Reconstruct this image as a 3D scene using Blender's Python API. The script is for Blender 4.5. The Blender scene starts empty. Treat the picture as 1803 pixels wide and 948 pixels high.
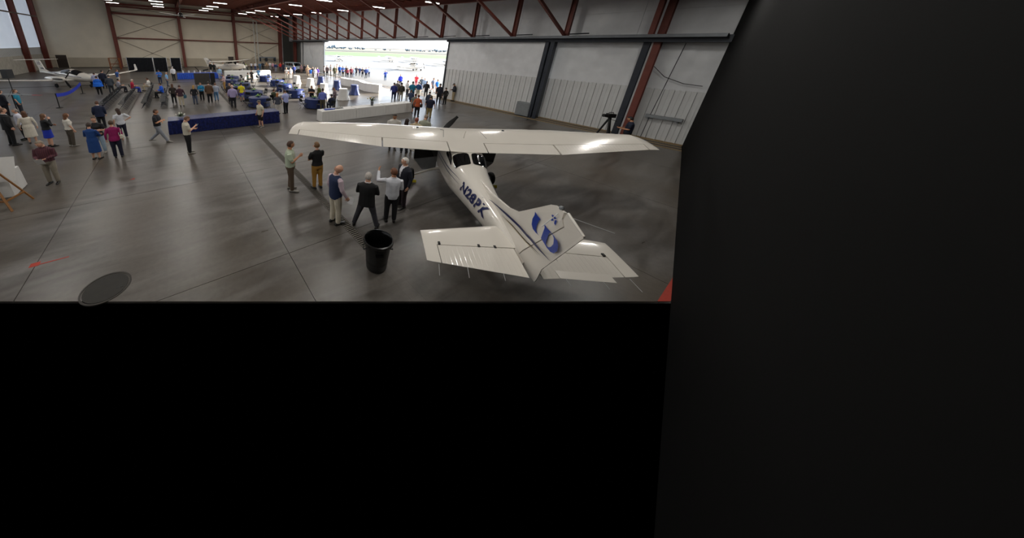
import bpy, math, random
from mathutils import Vector, Matrix
random.seed(7)
SC = bpy.context.scene
COL = SC.collection
R = math.radians

# ------------------------------------------------------------------ camera
cam_d = bpy.data.cameras.new('camera')
cam_d.sensor_fit = 'HORIZONTAL'
cam_d.sensor_width = 36.0
cam_d.lens = 477.9 / 1803 * 36.0
cam_d.shift_x = (901.5 - 607.4) / 1803
cam_d.shift_y = (247.2 - 474.0) / 1803
cam_d.clip_start = 0.05
cam_d.clip_end = 60000
cam = bpy.data.objects.new('camera', cam_d)
COL.objects.link(cam)
rt = Vector((0.85620217, -0.5157756, 0.02988944))
dn = Vector((-0.14265009, -0.29161502, -0.94583912))
fw = Vector((0.49655694, 0.80556577, -0.32325685))
cm = Matrix((rt, -dn, -fw)).transposed().to_4x4()
cm.translation = Vector((0, 0, 4.8))
cam.matrix_world = cm
SC.camera = cam

# ------------------------------------------------------------------ sky, sun, exposure
SC.view_settings.view_transform = 'Standard'
SC.view_settings.look = 'None'
SC.view_settings.gamma = 1.0
SC.view_settings.use_curve_mapping = False
SC.view_settings.exposure = 0.22
W = bpy.data.worlds.new('sky')
SC.world = W
W.use_nodes = True
nt = W.node_tree
nt.nodes.clear()
wo = nt.nodes.new('ShaderNodeOutputWorld')
bg = nt.nodes.new('ShaderNodeBackground')
tc = nt.nodes.new('ShaderNodeTexCoord')
sx = nt.nodes.new('ShaderNodeSeparateXYZ')
cr = nt.nodes.new('ShaderNodeValToRGB')
nt.links.new(tc.outputs['Generated'], sx.inputs[0])
nt.links.new(sx.outputs['Z'], cr.inputs[0])
e = cr.color_ramp.elements
e[0].position = 0.0; e[0].color = (0, 0, 0, 1)          # below the horizon: plain black
e[1].position = 1.0; e[1].color = (0.42, 0.60, 0.95, 1)
k = cr.color_ramp.elements.new(0.0005); k.color = (1.0, 1.0, 1.0, 1)
k = cr.color_ramp.elements.new(0.25); k.color = (0.78, 0.88, 1.0, 1)
nt.links.new(cr.outputs[0], bg.inputs['Color'])
bg.inputs['Strength'].default_value = 3.4
nt.links.new(bg.outputs[0], wo.inputs['Surface'])

sun_d = bpy.data.lights.new('sun', 'SUN')
sun_d.energy = 24.0
sun_d.angle = R(0.6)
sun_d.color = (1.0, 0.95, 0.86)
sun = bpy.data.objects.new('sun', sun_d)
COL.objects.link(sun)
sun.rotation_euler = Vector((-17, 5, -5.75)).to_track_quat('-Z', 'Y').to_euler()
sun.location = (80, 0, 60)
LAMP_W = 90.0          # watts of each ceiling light strip

# ------------------------------------------------------------------ materials
def lin(c):
    c /= 255.0
    return c / 12.92 if c <= 0.04045 else ((c + 0.055) / 1.055) ** 2.4
def hx(h):
    return (lin(int(h[0:2], 16)), lin(int(h[2:4], 16)), lin(int(h[4:6], 16)))
MATS = {}
def mat(name, col, rough=0.6, metal=0.0, var=0.08, scale=6.0, bump=0.0, emit=0.0, coat=0.0, spec=0.5, stretch=None, trans=0.0):
    if name in MATS:
        return MATS[name]
    if isinstance(col, str):
        col = hx(col)
    m = bpy.data.materials.new(name)
    m.use_nodes = True
    n = m.node_tree.nodes
    L = m.node_tree.links
    b = n['Principled BSDF']
    b.inputs['Roughness'].default_value = rough
    b.inputs['Metallic'].default_value = metal
    b.inputs['Specular IOR Level'].default_value = spec
    if coat:
        b.inputs['Coat Weight'].default_value = coat
        b.inputs['Coat Roughness'].default_value = 0.06
    if trans:
        b.inputs['Transmission Weight'].default_value = trans
    t = n.new('ShaderNodeTexCoord')
    mp = n.new('ShaderNodeMapping')
    if stretch:
        mp.inputs['Scale'].default_value = stretch
    L.new(t.outputs['Object'], mp.inputs[0])
    no = n.new('ShaderNodeTexNoise')
    no.inputs['Scale'].default_value = scale
    no.inputs['Detail'].default_value = 5
    L.new(mp.outputs[0], no.inputs['Vector'])
    r = n.new('ShaderNodeValToRGB')
    a = [max(0, c * (1 - var)) for c in col]
    z = [min(1, c * (1 + var)) for c in col]
    r.color_ramp.elements[0].position = 0.3
    r.color_ramp.elements[1].position = 0.7
    r.color_ramp.elements[0].color = (*a, 1)
    r.color_ramp.elements[1].color = (*z, 1)
    L.new(no.outputs['Fac'], r.inputs[0])
    L.new(r.outputs[0], b.inputs['Base Color'])
    if bump:
        bp = n.new('ShaderNodeBump')
        bp.inputs['Strength'].default_value = bump
        bp.inputs['Distance'].default_value = 0.02
        L.new(no.outputs['Fac'], bp.inputs['Height'])
        L.new(bp.outputs[0], b.inputs['Normal'])
    if emit:
        b.inputs['Emission Color'].default_value = (*col, 1)
        b.inputs['Emission Strength'].default_value = emit
    m.diffuse_color = (*col, 1)
    MATS[name] = m
    return m

def concrete():
    m = bpy.data.materials.new('polished_concrete')
    m.use_nodes = True
    n = m.node_tree.nodes
    L = m.node_tree.links
    b = n['Principled BSDF']
    g = n.new('ShaderNodeNewGeometry')
    def noise(sc, det, dist=0.0, vec=None):
        x = n.new('ShaderNodeTexNoise')
        x.inputs['Scale'].default_value = sc
        x.inputs['Detail'].default_value = det
        x.inputs['Distortion'].default_value = dist
        L.new(vec or g.outputs['Position'], x.inputs['Vector'])
        return x.outputs['Fac']
    mp = n.new('ShaderNodeMapping')
    mp.inputs['Rotation'].default_value = (0, 0, 0.5)
    mp.inputs['Scale'].default_value = (0.35, 1.6, 1)
    L.new(g.outputs['Position'], mp.inputs[0])
    big = noise(0.22, 4, 0.6)
    mid = noise(1.1, 8, 1.2, mp.outputs[0])
    fine = noise(9.0, 6)
    def mix(f, a, c):
        x = n.new('ShaderNodeMix')
        x.data_type = 'RGBA'
        L.new(f, x.inputs[0])
        for s, v in ((6, a), (7, c)):
            if isinstance(v, tuple):
                x.inputs[s].default_value = (*v, 1)
            else:
                L.new(v, x.inputs[s])
        return x.outputs[2]
    def ramp(f, p0, p1):
        x = n.new('ShaderNodeMapRange')
        x.inputs[1].default_value = p0
        x.inputs[2].default_value = p1
        L.new(f, x.inputs[0])
        return x.outputs[0]
    c1 = mix(ramp(mid, 0.32, 0.7), hx('3c3936'), hx('767370'))
    c2 = mix(ramp(big, 0.35, 0.65), c1, hx('5a5248'))
    mm = n.new('ShaderNodeMix'); mm.data_type = 'RGBA'; mm.blend_type = 'MULTIPLY'
    mm.inputs[0].default_value = 0.35
    L.new(c2, mm.inputs[6])
    fr = n.new('ShaderNodeValToRGB')
    fr.color_ramp.elements[0].position = 0.3
    fr.color_ramp.elements[0].color = (0.6, 0.6, 0.6, 1)
    fr.color_ramp.elements[1].position = 0.6
    L.new(fine, fr.inputs[0])
    L.new(fr.outputs[0], mm.inputs[7])
    L.new(mm.outputs[2], b.inputs['Base Color'])
    rr = n.new('ShaderNodeMapRange')
    rr.inputs[3].default_value = 0.22
    rr.inputs[4].default_value = 0.42
    L.new(mid, rr.inputs[0])
    L.new(rr.outputs[0], b.inputs['Roughness'])
    bp = n.new('ShaderNodeBump')
    bp.inputs['Strength'].default_value = 0.05
    bp.inputs['Distance'].default_value = 0.01
    L.new(fine, bp.inputs['Height'])
    L.new(bp.outputs[0], b.inputs['Normal'])
    MATS['concrete'] = m
    return m
M_FLOOR = concrete()
M_JOINT = mat('joint_filler', '3a3632', 0.8)
M_RED = mat('red_oxide_steel', '6e3428', 0.55, 0.0, 0.12, 3)
M_REDD = mat('red_oxide_decking', '64301f', 0.6, 0.0, 0.15, 1.5)
M_CREAM = mat('cream_liner_panel', 'ded3be', 0.55, 0, 0.05, 0.6)
M_WHITEW = mat('white_insulation_vinyl', 'dcdee0', 0.32, 0, 0.06, 1.6, 0.5)
M_RIB = mat('ribbed_white_metal', 'cccdcc', 0.45, 0, 0.05, 1.0)
M_DKSTEEL = mat('dark_blue_grey_steel', '2a2f38', 0.5, 0.2, 0.15, 4)
M_GREYST = mat('grey_steel', '6a6e72', 0.45, 0.5, 0.1, 4)
M_CONCW = mat('wall_concrete', 'a9a498', 0.8, 0, 0.14, 2.0)
M_BLACK = mat('black_rubber', '0b0b0c', 0.55, 0, 0.1)
M_ADDWALL = mat('added_wall_black', '060606', 0.9, 0, 0.1, spec=0.1)  # near-black colour of the added end wall
M_LED = mat('led_diffuser', 'fffdf6', 0.5, 0, 0, emit=6.0)
M_NAVY = mat('navy_satin_cloth', '13265c', 0.45, 0, 0.15, 3, 0.1)
M_SEQ = mat('blue_sequin_cloth', '141f58', 0.35, 0.1, 0.7, 9, 1.0)
M_SEQB = mat('bright_blue_sequin_cloth', '2a58c8', 0.3, 0.2, 0.45, 12, 0.8)
M_WCLOTH = mat('white_tablecloth', 'dcdad6', 0.75, 0, 0.03, 3)
M_WPAINT = mat('white_aircraft_paint', 'e2dcd2', 0.2, 0, 0.015, 2, coat=0.7)
M_GLASS = mat('dark_cabin_glass', '0a0c0e', 0.06, 0, 0.2, 2, spec=0.8)
M_BLUEL = mat('royal_blue_paint', '1c3c9c', 0.3, 0, 0.05)
M_NAVYL = mat('navy_paint', '1a2352', 0.3, 0, 0.05)
M_CHROME = mat('polished_metal', 'b8babc', 0.2, 0.9, 0.05)
M_TYRE = mat('tyre_rubber', '111112', 0.8, 0, 0.2)
M_YEL = mat('yellow_paint', 'c8b820', 0.5)
M_GREY = mat('grey_plastic', '85898c', 0.5)

def brightened_sheet():  # translucency added so sky glows through and brightens the wall
    m = mat('translucent_brightened_sheet', 'dfe4ea', 0.4, 0, 0.06, 0.5)
    n = m.node_tree.nodes; L = m.node_tree.links
    t = n.new('ShaderNodeBsdfTranslucent'); t.inputs[0].default_value = (0.86, 0.86, 0.85, 1)
    x = n.new('ShaderNodeMixShader'); x.inputs[0].default_value = 0.22
    L.new(n['Principled BSDF'].outputs[0], x.inputs[1]); L.new(t.outputs[0], x.inputs[2]); L.new(x.outputs[0], n['Material Output'].inputs[0])
    return m
M_BRIGHT = brightened_sheet()

# ------------------------------------------------------------------ mesh helpers
class MB:
    def __init__(s):
        s.v = []; s.f = []; s.m = []
    def add(s, vs, fs, mi=0):
        o = len(s.v)
        s.v += [tuple(p) for p in vs]
        s.f += [tuple(i + o for i in q) for q in fs]
        s.m += [mi] * len(fs)
        return s
    def box(s, x0, x1, y0, y1, z0, z1, mi=0):
        vs = [(x, y, z) for z in (z0, z1) for y in (y0, y1) for x in (x0, x1)]
        return s.add(vs, [(0, 2, 3, 1), (4, 5, 7, 6), (0, 1, 5, 4), (2, 6, 7, 3), (0, 4, 6, 2), (1, 3, 7, 5)], mi)
    def obox(s, a, b, w, h, mi=0, up=(0, 0, 1)):
        """bar from a to b with width w (sideways) and height h"""
        a = Vector(a); b = Vector(b); d = (b - a).normalized()
        u = Vector(up)
        if abs(d.dot(u)) > 0.98:
            u = Vector((1, 0, 0))
        sd = d.cross(u).normalized(); u = sd.cross(d)
        vs = []
        for p in (a, b):
            for i, j in ((-1, -1), (1, -1), (1, 1), (-1, 1)):
                vs.append(p + sd * (w / 2 * i) + u * (h / 2 * j))
        return s.add(vs, [(0, 3, 2, 1), (4, 5, 6, 7), (0, 1, 5, 4), (1, 2, 6, 5), (2, 3, 7, 6), (3, 0, 4, 7)], mi)
    def rings(s, rs, mi=0, cap=True, closed=True):
        """loft between rings of points"""
        n = len(rs[0]); vs = [p for r in rs for p in r]; fs = []
        for i in range(len(rs) - 1):
            for j in range(n if closed else n - 1):
                k = (j + 1) % n
                fs.append((i * n + j, i * n + k, (i + 1) * n + k, (i + 1) * n + j))
        if cap and closed:
            fs.append(tuple(reversed(range(n))))
            fs.append(tuple((len(rs) - 1) * n + j for j in range(n)))
        return s.add(vs, fs, mi)
    def tube(s, pts, rad, n=8, mi=0, cap=True):
        pts = [Vector(p) for p in pts]
        if not isinstance(rad, (list, tuple)):
            rad = [rad] * len(pts)
        rs = []
        for i, p in enumerate(pts):
            d = (pts[min(i + 1, len(pts) - 1)] - pts[max(i - 1, 0)]).normalized()
            u = Vector((0, 0, 1)) if abs(d.z) < 0.9 else Vector((0, 1, 0))
            a = d.cross(u).normalized(); b = a.cross(d)
            rs.append([p + (a * math.cos(2 * math.pi * k / n) + b * math.sin(2 * math.pi * k / n)) * rad[i] for k in range(n)])
        return s.rings(rs, mi, cap)
    def lathe(s, prof, n=20, c=(0, 0, 0), mi=0, cap=False, wob=None):
        rs = []
        for q, (r, z) in enumerate(prof):
            ring = []
            for k in range(n):
                a = 2 * math.pi * k / n
                rr = r * (1 + (wob(a, z) if wob else 0))
                ring.append((c[0] + rr * math.cos(a), c[1] + rr * math.sin(a), c[2] + z))
            rs.append(ring)
        return s.rings(rs, mi, cap)
    def prism(s, poly, a, b, axis='y', mi=0):
        """polygon (2D) extruded along axis from a to b"""
        n = len(poly)
        def P(p, t):
            return {'y': (p[0], t, p[1]), 'z': (p[0], p[1], t), 'x': (t, p[0], p[1])}[axis]
        vs = [P(p, a) for p in poly] + [P(p, b) for p in poly]
        fs = [tuple(range(n)), tuple(reversed(range(n, 2 * n)))]
        fs += [(i, n + i, n + (i + 1) % n, (i + 1) % n) for i in range(n)]
        return s.add(vs, fs, mi)
    def ball(s, c, r, n=10, m=7, mi=0):
        rs = []
        if not isinstance(r, (tuple, list)):
            r = (r, r, r)
        for i in range(m + 1):
            t = math.pi * (i + 0.02) / (m + 0.04)
            rs.append([(c[0] + r[0] * math.sin(t) * math.cos(2 * math.pi * k / n), c[1] + r[1] * math.sin(t) * math.sin(2 * math.pi * k / n), c[2] - r[2] * math.cos(t)) for k in range(n)])
        return s.rings(rs, mi)
    def mesh(s, name, mats, smooth=False, fix=True):
        me = bpy.data.meshes.new(name)
        me.from_pydata(s.v, [], s.f)
        for m in (mats if isinstance(mats, (list, tuple)) else [mats]):
            me.materials.append(m)
        if len(me.materials) > 1:
            me.polygons.foreach_set('material_index', s.m)
        if smooth:
            me.polygons.foreach_set('use_smooth', [True] * len(me.polygons))
        me.update()
        if fix:
            import bmesh
            bm = bmesh.new(); bm.from_mesh(me)
            bmesh.ops.recalc_face_normals(bm, faces=bm.faces)
            bm.to_mesh(me); bm.free()
        if smooth:
            me.set_sharp_from_angle(angle=R(40))
        return me
    def build(s, name, mats, parent=None, smooth=False, loc=None):
        return link(name, s.mesh(name, mats, smooth), parent, loc)
def link(name, data, parent=None, loc=None, rz=0.0):
    o = bpy.data.objects.new(name, data)
    COL.objects.link(o)
    if loc is not None:
        o.location = loc
    if rz:
        o.rotation_euler[2] = rz
    if parent is not None:
        o.parent = parent
    return o
def tag(o, label=None, cat=None, group=None, kind=None):
    if label: o['label'] = label
    if cat: o['category'] = cat
    if group: o['group'] = group
    if kind: o['kind'] = kind
    return o
def thing(name, label, cat, loc=(0, 0, 0), rz=0.0, group=None):
    return tag(link(name, None, None, loc, rz), label, cat, group)
def struct(name, mb, m, parent=None, label=None, smooth=False):
    o = mb.build(name, m, parent, smooth)
    if parent is None:
        tag(o, label, None, None, 'structure')
    return o
def copy_tree(o, parent=None):
    c = o.copy()
    COL.objects.link(c)
    c.parent = parent
    for ch in list(o.children):
        copy_tree(ch, c)
    return c
def clip(poly, a, b):
    """keep the part of a convex polygon left of the line a->b"""
    out = []
    sd = lambda p: (b[0] - a[0]) * (p[1] - a[1]) - (b[1] - a[1]) * (p[0] - a[0])
    for i, p in enumerate(poly):
        q = poly[(i + 1) % len(poly)]
        s0, s1 = sd(p), sd(q)
        if s0 >= 0: out.append(p)
        if s0 * s1 < 0:
            t = s0 / (s0 - s1)
            out.append((p[0] + t * (q[0] - p[0]), p[1] + t * (q[1] - p[1])))
    return out
# ------------------------------------------------------------------ hangar shell
XL, XR, YF = -18.6, 24.2, 66.8
def roof_z(y): return 8.95 + 0.0447 * y
EA, EB, EC = (-3.52, 6.7), (8.34, -0.04), (24.62, 2.545)      # near limit of the built floor
def floor_poly(x0, x1, y0, y1):
    p = [(x0, y0), (x1, y0), (x1, y1), (x0, y1)]
    p = clip(p, EA, EB)
    if len(p) > 2: p = clip(p, EB, EC)
    return p
b = MB(); b.prism(floor_poly(XL, XR + 0.4, -5, YF), -0.055, -0.03, 'z')
floor = struct('floor', b, M_JOINT, label='polished grey concrete hangar floor cast in large slabs')
xs = [XL, -13.36, -8.33, -3.3, 1.73, 3.425, 3.675, 8.76, 13.8, 18.85, 22.9]
ys = [-5, 0.2, 5.25, 10.3, 15.35, 20.4, 25.45, 30.5, 35.5, 40.35, 40.7, 45.8, 50.8, 55.9, 61, YF]
g = 0.006
for i in range(len(xs) - 1):
    if i == 5: continue
    for j in range(len(ys) - 1):
        if j == 9: continue
        p = floor_poly(xs[i] + g, xs[i + 1] - g, ys[j] + g, ys[j + 1] - g)
        if len(p) > 2:
            b = MB(); b.prism(p, -0.05, 0.0, 'z'); b.build('concrete_slab', M_FLOOR, floor)
# strip beyond the drain's near end, and the trench covers
b = MB(); b.prism(floor_poly(3.42, 3.68, -2, 4.4), -0.05, 0, 'z'); b.build('concrete_slab', M_FLOOR, floor)
for xa, xb in ((XL, 3.4), (3.7, 22.9)): b = MB(); b.box(xa, xb, 40.36, 40.69, -0.05, -0.006); b.build('trench_cover', mat('cast_iron', '3a3733', 0.6, 0.5), floor)
gm = MB()
gm.box(-0.12, -0.10, 0, 1, -0.05, 0); gm.box(0.10, 0.12, 0, 1, -0.05, 0)
for q in range(14): gm.box(-0.10, 0.10, q / 14.0 + 0.01, q / 14.0 + 0.048, -0.04, -0.002)
gmesh = gm.mesh('drain_grate', mat('grate_iron', '5c5750', .6, .3))
drain = thing('trench_drain', 'long dark slotted trench drain running across the concrete floor', 'drain', (3.55, 4.42, 0))
for q in range(36): link('grate', gmesh, drain, (0, q * 0.998, 0))

# far cream wall
far = MB(); far.box(XL, 22.2, YF, YF + 0.3, 0, roof_z(YF))
wf = struct('wall_far', far, M_CREAM, label='cream far wall with red steel columns and girts')
def ibeam(mb, p, q, w, d, side):
    """I section along p-q; side = flange width direction"""
    p = Vector(p); q = Vector(q); sd = Vector(side)
    ax = (q - p).normalized(); dp = ax.cross(sd).normalized()
    mb.obox(p + dp * (d / 2), q + dp * (d / 2), w, 0.03, up=dp)
    mb.obox(p - dp * (d / 2), q - dp * (d / 2), w, 0.03, up=dp)
    mb.obox(p, q, 0.03, d, up=dp)
colx = (-8.6, 1.85, 12.0)
for x in colx:
    b = MB(); ibeam(b, (x, YF - 0.42, 0), (x, YF - 0.42, roof_z(YF)), 0.5, 0.7, (1, 0, 0)); b.build('steel_column', M_RED, wf)
b = MB(); b.box(21.7, 22.4, YF - 0.7, YF, 0, roof_z(YF)); b.build('steel_column', M_RED, wf)
for z, h in ((9.4, 0.34), (5.25, 0.22)):
    for x0, x1 in ((-8.3, 1.6), (2.1, 11.75), (12.25, 21.7)):
        b = MB(); b.box(x0, x1, YF - 0.3, YF - 0.02, z - h / 2, z + h / 2); b.build('girt', M_RED, wf)
M_ROD = mat('bracing_rod', '6a5f52', 0.6)
for x0, x1 in ((-8.3, 1.6), (12.25, 21.7)):
    for z0, z1 in ((0.3, 5.0), (5.4, 9.2), (9.6, 11.0)):
        for a, c in (((x0, z0), (x1, z1)), ((x0, z1), (x1, z0))):
            b = MB(); b.tube([(a[0], YF - 0.12, a[1]), (c[0], YF - 0.12, c[1])], 0.03, 6); b.build('bracing_rod', M_ROD, wf)
for z, h in ((10.45, 0.22), (10.85, 0.3)):
    b = MB(); b.box(-8.6, 22, YF - 1.1, YF - 0.85, z - h / 2, z + h / 2); b.build('eave_beam', M_RED, wf)
for x0, x1 in ((-18.4, -9), (-8.2, 1.5), (2.2, 11.6), (12.4, 21.6)):
    b = MB(); b.box(x0, x1, YF - 0.06, YF - 0.002, 0, 1.75); b.build('wainscot_panel', mat('cream_wainscot', 'b8ac97', 0.5, 0, 0.05, 1), wf)
b = MB(); b.box(XL, 22, YF - 0.1, YF - 0.065, 0, 0.1); struct('baseboard_far', b, mat('dark_base_trim', '2e2822', 0.6), label='dark base trim along the far cream wall')
for x in (15.9, 16.6):
    b = MB(); b.tube([(x, YF - 1.3, 0), (x, YF - 1.3, 9.8)], 0.11, 10)
    tag(b.build('vertical_pipe', mat('white_pipe', 'cfcdc6', 0.4), smooth=True), ('left' if x < 16 else 'right') + ' white vertical pipe of the pair on the cream wall', 'pipe', 'twin wall pipes')
eq = thing('wall_equipment', 'grey wall-mounted piping manifold with dark boxes beside the twin pipes', 'equipment', (17.2, YF - 0.55, 0))
b = MB(); b.box(-0.3, 3.6, -0.1, 0.1, 1.9, 2.2); b.build('rail', M_GREY, eq)
for x in (-0.2, 1.3, 3.3): b = MB(); b.box(x - 0.25, x + 0.25, -0.2, 0.1, 1.2, 2.0); b.build('valve_box', M_DKSTEEL, eq)
for n_, (x, w, h, lab) in enumerate(((-16.5, 1.35, 2.15, 'dark brown steel door in the cream wall at left'), (10.8, 1.1, 2.15, 'dark brown steel door beside the third red column'))):
    d = tag(link('door_%d' % (n_ + 1), None, None, (x, YF - 0.08, 0)), lab, None, None, 'structure')
    b = MB(); b.box(-w / 2 - 0.1, w / 2 + 0.1, -0.06, 0, 0, h + 0.12); b.build('door_frame', M_CREAM, d)
    b = MB(); b.box(-w / 2, w / 2, -0.1, -0.05, 0.02, h); lf = b.build('door_leaf', mat('brown_door', '33271d', 0.5), d)
    b = MB(); b.box(w / 2 - 0.16, w / 2 - 0.06, -0.16, -0.1, 1.0, 1.06); b.build('door_handle', M_CHROME, lf)

# left wall
wl = struct('wall_left', MB().box(XL - 0.3, XL, -5, 45, 3.35, roof_z(YF)), M_WHITEW, label='left wall of white insulation over a concrete base')
b = MB(); b.box(XL - 0.3, XL + 0.12, -5, YF, 0, 2.35); b.build('concrete_base', M_CONCW, wl)
rb = MB(); rb.box(-0.1, 0.0, 0, 0.42, 2.35, 3.4); rb.box(0, 0.05, 0.05, 0.12, 2.35, 3.4); rb.box(0, 0.05, 0.25, 0.32, 2.35, 3.4)
rme = rb.mesh('ribbed_sheet', M_RIB)
for q in range(44): link('ribbed_sheet', rme, wl, (XL, YF - 0.43 - q * 0.425, 0))
for ya, yb in ((45, 52), (52.02, 59.05), (59.07, YF)):  # far wall bays made translucent to lift their brightness
    b = MB(); b.add([(XL - .02, ya, 3.35), (XL - .02, yb, 3.35), (XL - .02, yb, roof_z(YF)), (XL - .02, ya, roof_z(YF))], [(0, 1, 2, 3)]); b.build('brightened_sheet', M_BRIGHT, wl)
for y in (59.1, 66.2):
    b = MB(); ibeam(b, (XL + 0.45, y, 0), (XL + 0.45, y, roof_z(y)), 0.42, 0.6, (0, 1, 0)); b.build('steel_column', M_RED, wl)
b = MB(); b.tube([(XL + 1.2, 40, 7.75), (XL + 1.2, 64.5, 7.95)], 0.09, 8)
tag(b.build('overhead_pipe', mat('brown_pipe', '6a5a50', 0.5)), 'thin brown pipe running along the left wall high up', 'pipe')

# added end wall, near black by colour, shuts out the sky beside the viewpoint
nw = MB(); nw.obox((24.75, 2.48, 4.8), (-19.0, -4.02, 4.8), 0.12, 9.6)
struct('added_end_wall', nw, M_ADDWALL, label='added near-black end wall blocking the sky beside the viewpoint')

# ceiling, rafters, purlins
c = MB(); c.prism([(-6, roof_z(-6)), (YF + 0.3, roof_z(YF + 0.3)), (YF + 0.3, roof_z(YF + 0.3) + 0.25), (-6, roof_z(-6) + 0.25)], XL - 0.3, XR + 0.8, 'x')
ceil = struct('ceiling', c, M_WHITEW, label='sloping hangar roof lined in white with red purlins')
pm = MB(); pm.box(XL, XR - 0.2, -0.03, 0.03, -0.30, 0.0); pm.box(XL, XR - 0.2, -0.03, 0.12, -0.32, -0.30)
pme = pm.mesh('purlin', M_REDD)
y = 3.0
while y < YF - 1.3:
    link('purlin', pme, ceil, (0, y, roof_z(y)))
    y += 1.18
for x in (-8.6, 1.85, 12.0, 22.75):
    b = MB(); ibeam(b, (x, 1, roof_z(1) - 0.45), (x, YF - 0.4, roof_z(YF) - 0.45), 0.42, 0.8, (1, 0, 0)); b.build('rafter', M_RED, ceil)

# door wall: header, truss posts, braces, cladding
XD = 23.2
wr = struct('wall_right', MB().box(XR + 0.25, XR + 0.45, 2.3, 66.8, 5.8, roof_z(62)), M_WHITEW, label='door wall of white cladding above the dark header beam')
b = MB()
yy = [2.5 + 3.54 * q for q in range(18)]
for q in range(17):
    b = MB(); b.box(XR + 0.21, XR + 0.25, yy[q] + 0.01, min(yy[q + 1], 62) - 0.01, 6.0, 7.38); b.build('cladding_sheet', M_WHITEW, wr)
    b = MB(); b.box(XR + 0.21, XR + 0.25, yy[q] + 0.01, min(yy[q + 1], 62) - 0.01, 7.40, roof_z(yy[q])); b.build('cladding_sheet', M_WHITEW, wr)
b = MB(); b.box(XD - 0.2, XD + 0.25, 2.5, 62, 5.86, 6.02); b.build('header_beam', M_GREYST, wr)
for ya, yb in ((2.3, 19.4), (47.0, 62)): b = MB(); b.box(XD + 0.25, XD + 1.6, ya, yb, 5.63, 5.98); b.build('door_track_header', M_DKSTEEL, wr)
b = MB(); b.box(XD + 0.25, XD + 0.9, 19.4, 47.0, 5.8, 5.98); b.build('door_track_header', M_GREYST, wr)
vy = [9.25 + 3.54 * q for q in range(15)]
for y in vy:
    b = MB(); ibeam(b, (XD, y, 6.0), (XD, y, roof_z(y) - 0.85), 0.24, 0.24, (1, 0, 0)); b.build('truss_post', M_RED, wr)
    zt = roof_z(y) - 0.4
    x1 = XD - (zt - 6.05) / 0.41
    b = MB(); b.obox((XD, y + 0.1, 6.05), (x1, y + 0.1, zt), 0.13, 0.16); b.build('diagonal_brace', M_RED, wr)
    b = MB(); b.obox((XD, y - 0.2, 6.12), (XD + 0.95, y - 0.9, 6.2), 0.07, 0.07); b.build('track_bracket', M_DKSTEEL, wr)
# sliding door leaves with ribbed lower sheets and draped vinyl above
def vinyl(y0, y1, z0, z1, seed):
    rnd = random.Random(seed); nx, nz = 28, 12
    ph = [rnd.uniform(0, 6) for _ in range(4)]
    vs = []
    for k in range(nz + 1):
        for i in range(nx + 1):
            u, v = i / nx, k / nz
            e = math.sin(math.pi * u) * math.sin(math.pi * v)
            d = 0.05 * e * (math.sin(9 * u + 4 * v + ph[0]) + 0.6 * math.sin(17 * u - 11 * v + ph[1])) + 0.02 * (1 - v) * math.sin(30 * u + ph[2]) * math.sin(math.pi * u)
            vs.append((-abs(d) - 0.01, y0 + (y1 - y0) * u, z0 + (z1 - z0) * v))
    fs = [(k * (nx + 1) + i, k * (nx + 1) + i + 1, (k + 1) * (nx + 1) + i + 1, (k + 1) * (nx + 1) + i) for k in range(nz) for i in range(nx)]
    return MB().add(vs, fs)
pw = 0.41
pn = MB(); pn.box(-0.02, 0.02, 0, pw - .012, 0, 3.0); pn.box(-0.055, -0.02, 0.0, 0.04, 0, 3.0); pn.box(-0.032, -0.02, 0.2, 0.23, 0, 3.0)
pnme = pn.mesh('metal_panel', M_RIB)
def leaf(n_, x, y0, y1, label):
    d = tag(link('door_%d' % n_, None, None, (x, 0, 0)), label, None, None, 'structure')
    b = MB(); b.box(0.03, 0.12, y0, y1, 0.05, 5.64); b.build('door_core', M_GREY, d)
    y = y0
    while y + pw <= y1 + 0.05:
        link('metal_panel', pnme, d, (0.0, y, 0.06)); y += pw
    vinyl(y0, y1, 3.02, 5.64, n_).build('vinyl_sheet', M_WHITEW, d, smooth=True)
    b = MB(); b.box(-0.04, 0.14, y0, y1, 0.01, 0.07); b.build('bottom_rail', mat('tan_rail', '8a7656', 0.6), d)
    return d
d3 = leaf(3, 23.75, 10.55, 19.25, 'sliding hangar door leaf with ribbed white panels right of the opening')
b = MB(); b.box(-0.1, 0.14, 19.2, 19.32, 0, 5.66); b.build('edge_post', M_DKSTEEL, d3)
d4 = leaf(4, 24.25, 5.5, 10.83, 'second sliding door leaf behind the tripod')
d5 = leaf(5, 24.45, 2.39, 5.26, 'ribbed fixed wall bay at the far right beyond the red column')
for y0, y1, x0, x1 in ((9.95, 10.2, 23.5, 23.95), (10.28, 10.52, 23.45, 23.8)):
    b = MB(); b.box(x0, x1, y0, y1, 0, 5.66); b.build('edge_post', M_DKSTEEL, d3, loc=(-23.75, 0, 0))
b = MB(); b.box(23.9, 24.3, 5.22, 5.5, 0, 5.66); b.build('edge_post', M_DKSTEEL, d4, loc=(-24.25, 0, 0))
b = MB(); b.box(24.0, 24.35, 5.08, 5.18, 0, 5.9); b.build('edge_strip', M_RIB, d4, loc=(-24.25, 0, 0))
b = MB(); ibeam(b, (24.0, 4.92, 0), (24.0, 4.92, roof_z(5)), 0.3, 0.3, (0, 1, 0)); b.build('steel_column', M_RED, wr)
b = MB(); ibeam(b, (23.6, 5.25, 6.0), (23.6, 5.25, roof_z(5)), 0.22, 0.3, (0, 1, 0)); b.build('steel_column', M_RED, wr)
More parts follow.
